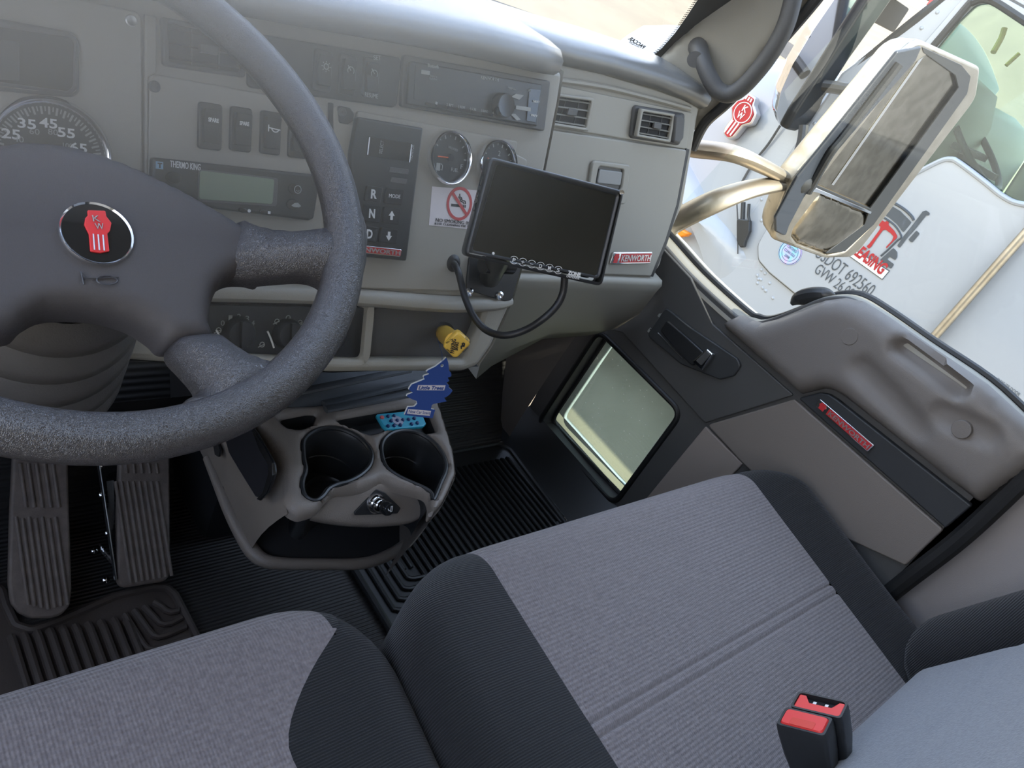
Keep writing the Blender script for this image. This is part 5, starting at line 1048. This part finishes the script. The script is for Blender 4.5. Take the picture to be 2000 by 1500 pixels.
# ---------------------------------------------------------------- seats
def cushion(t, xl, xr, bl, br, ztop, yf, yr, seams, m_mid, m_side, rs=.055, crown=.018, vis=1):
    """cushion as three skins (bolster, centre panel, bolster) over one shape; bl(y), br(y) are the seams"""
    ys = [yr+(yf-yr)*q for q in np.linspace(0, 1, 46)]
    for s in seams: ys += [s+d for d in (-.007, -.0045, -.0025, -.0012, 0, .0012, .0025, .0045, .007)]
    ys = sorted(y for y in ys if yr <= y <= yf-.055); prof = [(y, 0, -.0035*max([math.exp(-((y-s)/.0022)**2) for s in seams]+[0])) for y in ys]
    R_ = .055
    for a in np.linspace(0, math.pi/2, 11): prof.append((yf-R_+R_*math.sin(a), R_*(1-math.cos(a)), 0))
    prof += [(yf, R_+.05, 0), (yf-.01, R_+.12, 0), (yf-.05, R_+.17, 0)]
    xc = (xl+xr)/2; hw = (xr-xl)/2
    def pt(x, y, dy_, g):
        q = abs(x-xc)/hw; yy = y-.085*(max(0, q-.55)/.45)**2.6*sst(y, yr+.15, yf)
        z = ztop(y)-dy_+g; return np.array((x, yy, z))
    def skin(name, cols, m):
        rows = []
        for (y, dy_, g) in prof: rows.append([pt(c(y)[0], y, dy_+c(y)[1], g if name == 'seat_panel' else 0) for c in cols])
        return MB().grid(rows).build(name, m, t, smooth=80, fix=False)
    L = []
    def cen(q): return lambda y: (bl(y)*(1-q)+br(y)*q, -crown*(1-(2*q-1)**2)*.0+.0)
    skin('seat_panel', [cen(q) for q in np.linspace(0, 1, 25)], m_mid)
    def side(s):
        cols = []
        for q in np.linspace(0, 1, 8): cols.append(lambda y, q=q: ((bl(y) if s < 0 else br(y))*(1-q)+(xl+rs if s < 0 else xr-rs)*q, -crown*math.sin(math.pi*min(1, q*1.0)*.5)))
        for a in np.linspace(.15, math.pi/2, 9): cols.append(lambda y, a=a: ((xl+rs-rs*math.sin(a)) if s < 0 else (xr-rs+rs*math.sin(a)), -crown+rs*(1-math.cos(a))))
        cols.append(lambda y: (xl if s < 0 else xr, rs+.09)); cols.append(lambda y: ((xl+.01) if s < 0 else (xr-.01), rs+.17))
        if s > 0: pass
        return cols
    skin('side_bolster', side(-1)[::-1], m_side); skin('side_bolster', side(1), m_side)
pz = lambda y: .483-.16*(.40-y)
ps_ = thing('truck_seat', 'wide grey ribbed-fabric passenger seat with black bolsters', 'seat', (.97, .15, .0))
sm = [onz(1200, 1026, .478)[1], onz(1400, 1268, .448)[1], onz(1410, 1293, .445)[1]]
cushion(ps_, .485, 1.452, lambda y: .652+.030*max(0, (.42-y)/.45)**1.3, lambda y: 1.305-.01*max(0, (.42-y)/.45), pz, .425, -.10, sm, FAB, FABB)
MB().box((.97, .14, .20), (.88, .42, .36)).build('seat_base', BKM, ps_, bevel=.02)
BP = Pl((1.0, -.105, .64), (0, .93, .36), (-1, 0, 0))
cen_ = rnd(rect(-.33, -.26, .40, .55), [.06, .06, .1, .1])
def bw(a, b): return -.005*math.exp(-((b+.035)/.004)**2)
pillow('backrest', BP, cen_, MT('blue_grey_fabric', (.17, .18, .20), .92, bump=('noise', 420, .8), var=(260, .8, (.23, .24, .26)), sheen=.3), ps_, H=.085, w=.13, res=.012, h=.03, back=.06, warp=bw)
pillow('backrest_bolster', Pl(BP.P(0, 0, -.02), BP.n, BP.u), rnd(rect(-.445, -.25, -.285, .56), .05), FABB, ps_, H=.09, w=.07, res=.016, h=.09, back=.06)
pillow('backrest_bolster', Pl(BP.P(0, 0, -.02), BP.n, BP.u), rnd(rect(.30, -.25, .47, .56), .05), FABB, ps_, H=.06, w=.08, res=.016, h=.02, back=.06)
dz = lambda y: .480-.14*(.40-y)
ds = thing('truck_seat', 'grey ribbed-fabric driver seat with a black right bolster, cut off by the lower edge', 'seat', (.2, .15, 0))
cushion(ds, -.10, .492, lambda y: .02, lambda y: .436-.105*sst(.405-y, 0, .14)+.035*sst(.28-y, 0, .25), dz, .425, -.10, [], FAB, FABB, rs=.07, crown=.0)
MB().box((.196, .12, .20), (.44, .40, .36)).build('seat_base', BKM, ds, bevel=.02)
# ---------------------------------------------------------------- buckles
wv = np.array((.08, -.74, .67)); dv = np.array((.96, .24, .15)); uv = (-.28, .63, .73)
def buckle(label, c, up, hgt, front):
    up = np.array(up, float); up /= np.linalg.norm(up); pl = Pl(c, up, wv); t = thing('seat_belt_buckle', label, 'seat belt buckle', c-up*hgt, 'buckles in the passenger seat gap')
    def sec(w, d, h, ox=0): return [pl.P(a+ox, b, h) for a, b in rnd(rect(-w, -d, w, d), .005, 4)]
    if front:
        m = MB(); m.grid([sec(.017, .010, -hgt), sec(.0215, .0125, -hgt*.75), sec(.0275, .0155, -hgt*.35), sec(.0290, .0165, -.012), sec(.0285, .0165, -.003), sec(.0275, .0155, 0), sec(.0250, .0130, 0), sec(.0250, .013, -.006)], close_u=True); m.build('housing', BK, t, smooth=40, fix=False)
        b = MB(); b.grid([sec(.0252, .0132, -.006), sec(.0250, .0130, -.001), sec(.0235, .0115, .0015)], close_u=True)
        k0 = len(b.v); n = len(rnd(rect(0, 0, 1, 1), .1, 4)); b.f.append(tuple(range(k0-n, k0))); b.mi.append(0); bo = b.build('release_button', REDB, t, lab='red release button')
        plate('button_recess', pl, rnd(rect(-.014, -.0118, .014, .000), .003), MT('recess_red', (.72, .05, .03), .4), bo, d=.001, h=.0019, bev=.0003)
    else:
        m = MB(); m.grid([sec(.017, .009, -hgt), sec(.0215, .0115, -hgt*.75), sec(.0285, .0145, -hgt*.35), sec(.0300, .0150, -.01), sec(.0295, .0150, 0), sec(.0270, .0125, 0), sec(.0265, .012, -.012)], close_u=True); m.build('housing', BK, t, smooth=40, fix=False)
        plate('tongue_slot', pl, rect(-.018, .0, .018, .011), BKM, t, d=.004, h=-.006, bev=0)
        plate('release_button', pl, rnd([(-.0265, -.0125), (.0265, -.0125), (.0265, .011), (.020, .011), (.014, .0), (-.012, .0), (-.019, .011), (-.0265, .011)], .0015), REDB, t, d=.008, h=-.001, bev=.001, lab='red release button')
        for x in (-.007, .007): plate('contact_tab', pl, rnd(rect(x-.0022, .001, x+.0022, .006), .001), ALU, t, d=.004, h=-.003, bev=.0005)
    MB().tube([pl.P(0, 0, -hgt+.01), pl.P(0, 0, -hgt-.06)], .011, 10, flat=.5).build('stalk', FABB, t)
buckle('black seat belt buckle with a large plain red button, nearer of the pair', onz(1571, 1408, .55), uv, .12, True)
buckle('black seat belt buckle with a red notched slot, behind the nearer one', onz(1571, 1408, .55)+dv*.0325+wv*.006, uv, .12, False)
# ---------------------------------------------------------------- monitor, bracket, cable
a_, e_l = math.radians(32), math.radians(25)
mo = ony(1063, 435, .60); MN = Pl(mo, (-math.sin(a_)*math.cos(e_l), -math.cos(a_)*math.cos(e_l), math.sin(e_l)), (1, -.6, 0))
mt = thing('tilted_monitor', 'black camera monitor with letter buttons, tilted on a dashboard bracket', 'monitor', mo-MN.n*.02)
q = [(957, 305), (1221, 373), (1177, 560), (906, 500)]; qq = MN.T(q)
cc = np.array(mid(qq)); ux = np.array(qq[1])+np.array(qq[2])-np.array(qq[0])-np.array(qq[3]); ux /= np.linalg.norm(ux); MN = Pl(MN.P(*cc), MN.n, MN.u*ux[0]+MN.v*ux[1]); qq = MN.T(q)
plate('monitor_case', MN, rnd(qq, .008), BK, mt, [rnd(MN.T([(972, 322), (1204, 382), (1166, 538), (924, 488)]), .003)], d=.026, h=0, bev=.004)
plate('back_shell', MN, rnd([(a*.9, b*.9) for a, b in qq], .008), BK, mt, d=.012, h=-.020, bev=.003)
plate('screen', MN, MN.T([(968, 318), (1208, 380), (1170, 544), (920, 491)]), SCRN, mt, d=.002, h=-.0025, bev=0)
tp = MB(); 
for k, s in enumerate('P+-DMS'):
    u, v = 1004+17.3*k, 508+3.9*k
    c = MN.t(u, v, .001); r = .0052
    for s_ in (1, -1): tp.tube([MN.P(c[0]+r*math.cos(q_), c[1]+r*s_*math.sin(q_)*.9, .0008) for q_ in np.linspace(.5, 2.64, 8)], .00035, 5, smooth=False)
    if s in 'PDMS': txt('lettering', MN, s, (c[0]-.0018, c[1]-.0025), (c[0]+.0018, c[1]-.0025), WHT, mt, h=.0008, hgt=.005, px=False, bold=.01)
    else:
        m = MB(); m.tube([MN.P(c[0]-.002, c[1], .0008), MN.P(c[0]+.002, c[1], .0008)], .0004, 5)
        if s == '+': m.tube([MN.P(c[0], c[1]-.002, .0008), MN.P(c[0], c[1]+.002, .0008)], .0004, 5)
        m.build('button_mark', WHT, mt)
tp.build('button_arcs', WHT, mt)
txt('lettering', MN, 'ZONE', (1108, 536), (1133, 541), WHT, mt, h=.0006, hgt=.0052, bold=.04); txt('lettering', MN, 'DEFENSE', (1106, 541), (1131, 546), WHT, mt, h=.0006, hgt=.0028)
MB().lathe([(.0018, 0), (.0015, .001), (0, .0014)], MN, MN.t(964, 495, .001), 12).build('status_lamp', WHT, mt)
MB().lathe([(.0032, -.01), (.0032, .001), (0, .002)], MN, MN.t(1211, 376, -.005), 12).build('corner_screw', CHR, mt)
for k in range(3): plate('side_key', MN, rect(qq[3][0]-.0015+(qq[0][0]-qq[3][0])*(.45+.13*k), qq[3][1]+(qq[0][1]-qq[3][1])*(.45+.13*k), qq[3][0]+.002+(qq[0][0]-qq[3][0])*(.45+.13*k), qq[3][1]+(qq[0][1]-qq[3][1])*(.54+.13*k)), BKG, mt, d=.006, h=-.006, bev=.001)
bp = plate('bracket_plate', PD, dp([(916, 498), (1018, 516), (998, 586), (984, 588), (910, 566)], .008, .006), BK, mt, d=.004, h=.010, bev=.001)
for u, v in ((975, 577), (916, 570)): MB().lathe([(.0065, .0), (.006, .003), (.003, .0042), (0, .0035)], PD, PD.t(u, v, .010), 16).build('bracket_screw', CHR, bp); 
sk = bpy.data.objects[-1] if False else None
for o_ in list(mt.children_recursive):
    pass
for ch in bp.children: ch.location = Vector((PD.n*.010).tolist())
b0, b1 = PD.P(*PD.t(955, 540, .01), .012), MN.P(*MN.t(985, 480, -.02), -.02)
MB().tube([b0, (b0+b1)/2, b1], .016, 12).build('bracket_arm', BK, mt)
MB().tube([b0+(b1-b0)*.4+PD.u*-.022, b0+(b1-b0)*.4+PD.u*.03], .012, 14, smooth=False).build('pivot_knob', BKG, mt)
cb = thing('monitor_cable', 'black cable looping from the dashboard up to the tilted monitor', 'cable', PD.P(*PD.t(887, 515)))
cp = [PD.P(*PD.t(884, 512, .002), .002), PD.P(*PD.t(893, 530, .02), .022), ony(908, 580, .655), ony(925, 618, .625), ony(950, 645, .60), ony(985, 655, .575), ony(1025, 645, .56), ony(1062, 622, .55), ony(1088, 596, .55), ony(1100, 570, .555), MN.P(*MN.t(1103, 540, -.012), -.012)]
MB().tube(cp, .0048, 12).build('cable', RUB, cb)
MB().lathe([(.013, 0), (.012, .005), (.007, .008), (.005, .008)], PD, PD.t(885, 514, .004), 24).build('grommet', RUB, cb)
# ---------------------------------------------------------------- parking brake knob and hanging air freshener
K0 = PD.P(*PD.t(866, 650, -.018), -.018); kc = ony(891, 671, .575); 
KP = Pl(kc, EYE-kc+np.array((-.0, -.25, -.35)), (1, .0, .0)); kq = KP.T([(893, 646), (921, 672), (889, 703), (863, 677)])
pk_ = thing('parking_brake_knob', 'yellow diamond-shaped parking brake knob with black print', 'knob', K0)
plate('knob_head', KP, rnd(kq, .006), YEL, pk_, d=.012, h=0, bev=.003)
ax = kc-K0; ax /= np.linalg.norm(ax); SP_ = Pl(K0, ax, (1, 0, 0)); L_ = np.linalg.norm(kc-K0)
MB().lathe([(.0115, .0), (.0115, .012), (.0095, .013), (.0095, .018), (.0125, .020), (.0125, L_*.6), (.014, L_-.006), (0, L_-.006)], SP_, (0, 0), 28).build('knob_stem', YEL, pk_, lab='yellow stem')
MB().lathe([(.0128, .019), (.0130, .021), (.0128, .023)], SP_, (0, 0), 28, cap=False).lathe([(.016, .0), (.016, .003), (.0115, .004)], SP_, (0, 0), 28, cap=False).build('stem_band', BK, pk_)
txt('lettering', KP, 'PARKING', (887, 690), (891, 662), PRK, pk_, h=.0006, hgt=.0055, bold=.02); txt('lettering', KP, 'BRAKE', (894, 684), (896.5, 668), PRK, pk_, h=.0006, hgt=.0045, bold=.02)
MB().tube([KP.P(*KP.t(u, v, .001), .0012) for u, v in [(901, 681), (901, 676), (904, 676), (903, 671), (907, 671), (906, 677)]], .0009, 6).build('brake_symbol', PRK, pk_)
for s, a, b in (('PUSH TO', (908, 660), (917, 670)), ('RELEASE', (905, 688), (915, 679)), ('PULL TO', (873, 671), (883, 663)), ('APPLY', (871, 682), (879, 690))): txt('lettering', KP, s, a, b, PRK, pk_, h=.0006, hgt=.0022)
tc_ = ony(838, 760, .585); TRP = Pl(tc_, (-.35, -.80, .28), (1, -.3, .0))
af = thing('tree_air_freshener', 'blue tree-shaped cardboard air freshener hanging from the yellow knob', 'air freshener', tc_)
Z8 = lambda pts: [(760+a*.16, 600+b*.16) for a, b in pts]
tree = Z8([(690, 607), (712, 670), (722, 765), (748, 795), (748, 832), (705, 850), (724, 888), (688, 915), (722, 942), (715, 968), (765, 1008), (735, 1050), (690, 1085), (660, 1095), (692, 1140), (640, 1150), (585, 1160), (530, 1172), (510, 1185), (500, 1235), (550, 1245), (522, 1345), (380, 1332), (180, 1308), (222, 1212), (300, 1206), (335, 1170), (325, 1135), (262, 1110), (205, 1080), (215, 1060), (282, 1036), (232, 1000), (240, 975), (262, 945), (270, 935), (345, 905), (425, 872), (410, 845), (420, 830), (482, 808), (448, 780), (470, 760), (560, 715), (592, 690), (640, 655)])
tb = plate('tree_card', TRP, TRP.T(tree), WHT, af, [circ(TRP.t(760+645*.16, 600+712*.16), .0018, 12)], d=.0016, h=0, bev=0)
sh = TRP.T(tree); dd = np.array(TRP.t(801.6, 700.6))-np.array(TRP.t(800, 700))
plate('blue_print', TRP, [(a+dd[0], b+dd[1]*1.0-.0004) for a, b in sh], BLU, af, [circ(TRP.t(760+645*.16, 600+712*.16), .0022, 12)], d=.0010, h=.0009, bev=0)
lb = TRP.T(Z8([(352, 948), (686, 950), (668, 1010), (336, 1008)])); plate('name_label', TRP, lb, PAPER, tb, d=.0003, h=.0013, bev=0)
txt('lettering', TRP, 'Little Trees', Z8([(352, 1000)])[0], Z8([(662, 1003)])[0], BLU, tb, h=.0014, hgt=.0052, shear=.25, bold=.03)
lb = TRP.T(Z8([(232, 1238), (510, 1262), (492, 1322), (216, 1295)])); plate('scent_label', TRP, lb, PAPER, tb, d=.0003, h=.0013, bev=0)
txt('lettering', TRP, 'New Car Scent', Z8([(235, 1283)])[0], Z8([(492, 1305)])[0], BLU, tb, h=.0014, hgt=.0042)
MB().tube([TRP.P(*TRP.t(760+645*.16, 600+712*.16), .0005), TRP.P(*TRP.t(862.5, 690), .002), SP_.P(-.012, 0, .017)], .0003, 5, smooth=False).build('string', BLU, af)
# ---------------------------------------------------------------- added scattering volume that imitates veiling glare over the dashboard
hm = bpy.data.materials.new('glare_scatter'); hm.use_nodes = True; t_ = hm.node_tree; t_.nodes.clear()
ou = t_.nodes.new('ShaderNodeOutputMaterial'); vs_ = t_.nodes.new('ShaderNodeVolumeScatter'); vs_.inputs['Color'].default_value = (1, .92, .76, 1); vs_.inputs['Anisotropy'].default_value = .1
tc_ = t_.nodes.new('ShaderNodeTexCoord'); ds_ = t_.nodes.new('ShaderNodeVectorMath'); ds_.operation = 'DISTANCE'; ds_.inputs[1].default_value = (-.55, -.03, .62)
mr_ = t_.nodes.new('ShaderNodeMapRange'); mr_.interpolation_type = 'SMOOTHSTEP'; mr_.inputs['From Min'].default_value = .0; mr_.inputs['From Max'].default_value = 1.15; mr_.inputs['To Min'].default_value = 3.6; mr_.inputs['To Max'].default_value = 0
t_.links.new(tc_.outputs['Object'], ds_.inputs[0]); t_.links.new(ds_.outputs['Value'], mr_.inputs['Value']); t_.links.new(mr_.outputs[0], vs_.inputs['Density']); t_.links.new(vs_.outputs[0], ou.inputs['Volume'])
hz_ = MB().box((.35, .79, 1.06), (1.5, .50, .74)).build('glare_volume', hm, smooth=None)
hz_['kind'] = 'stuff'; hz_['label'] = 'added pale volume imitating veiling glare under the windshield over the dashboard'; hz_['category'] = 'glare_volume'
SC.cycles.volume_step_rate = 2.0; SC.cycles.volume_bounces = 2
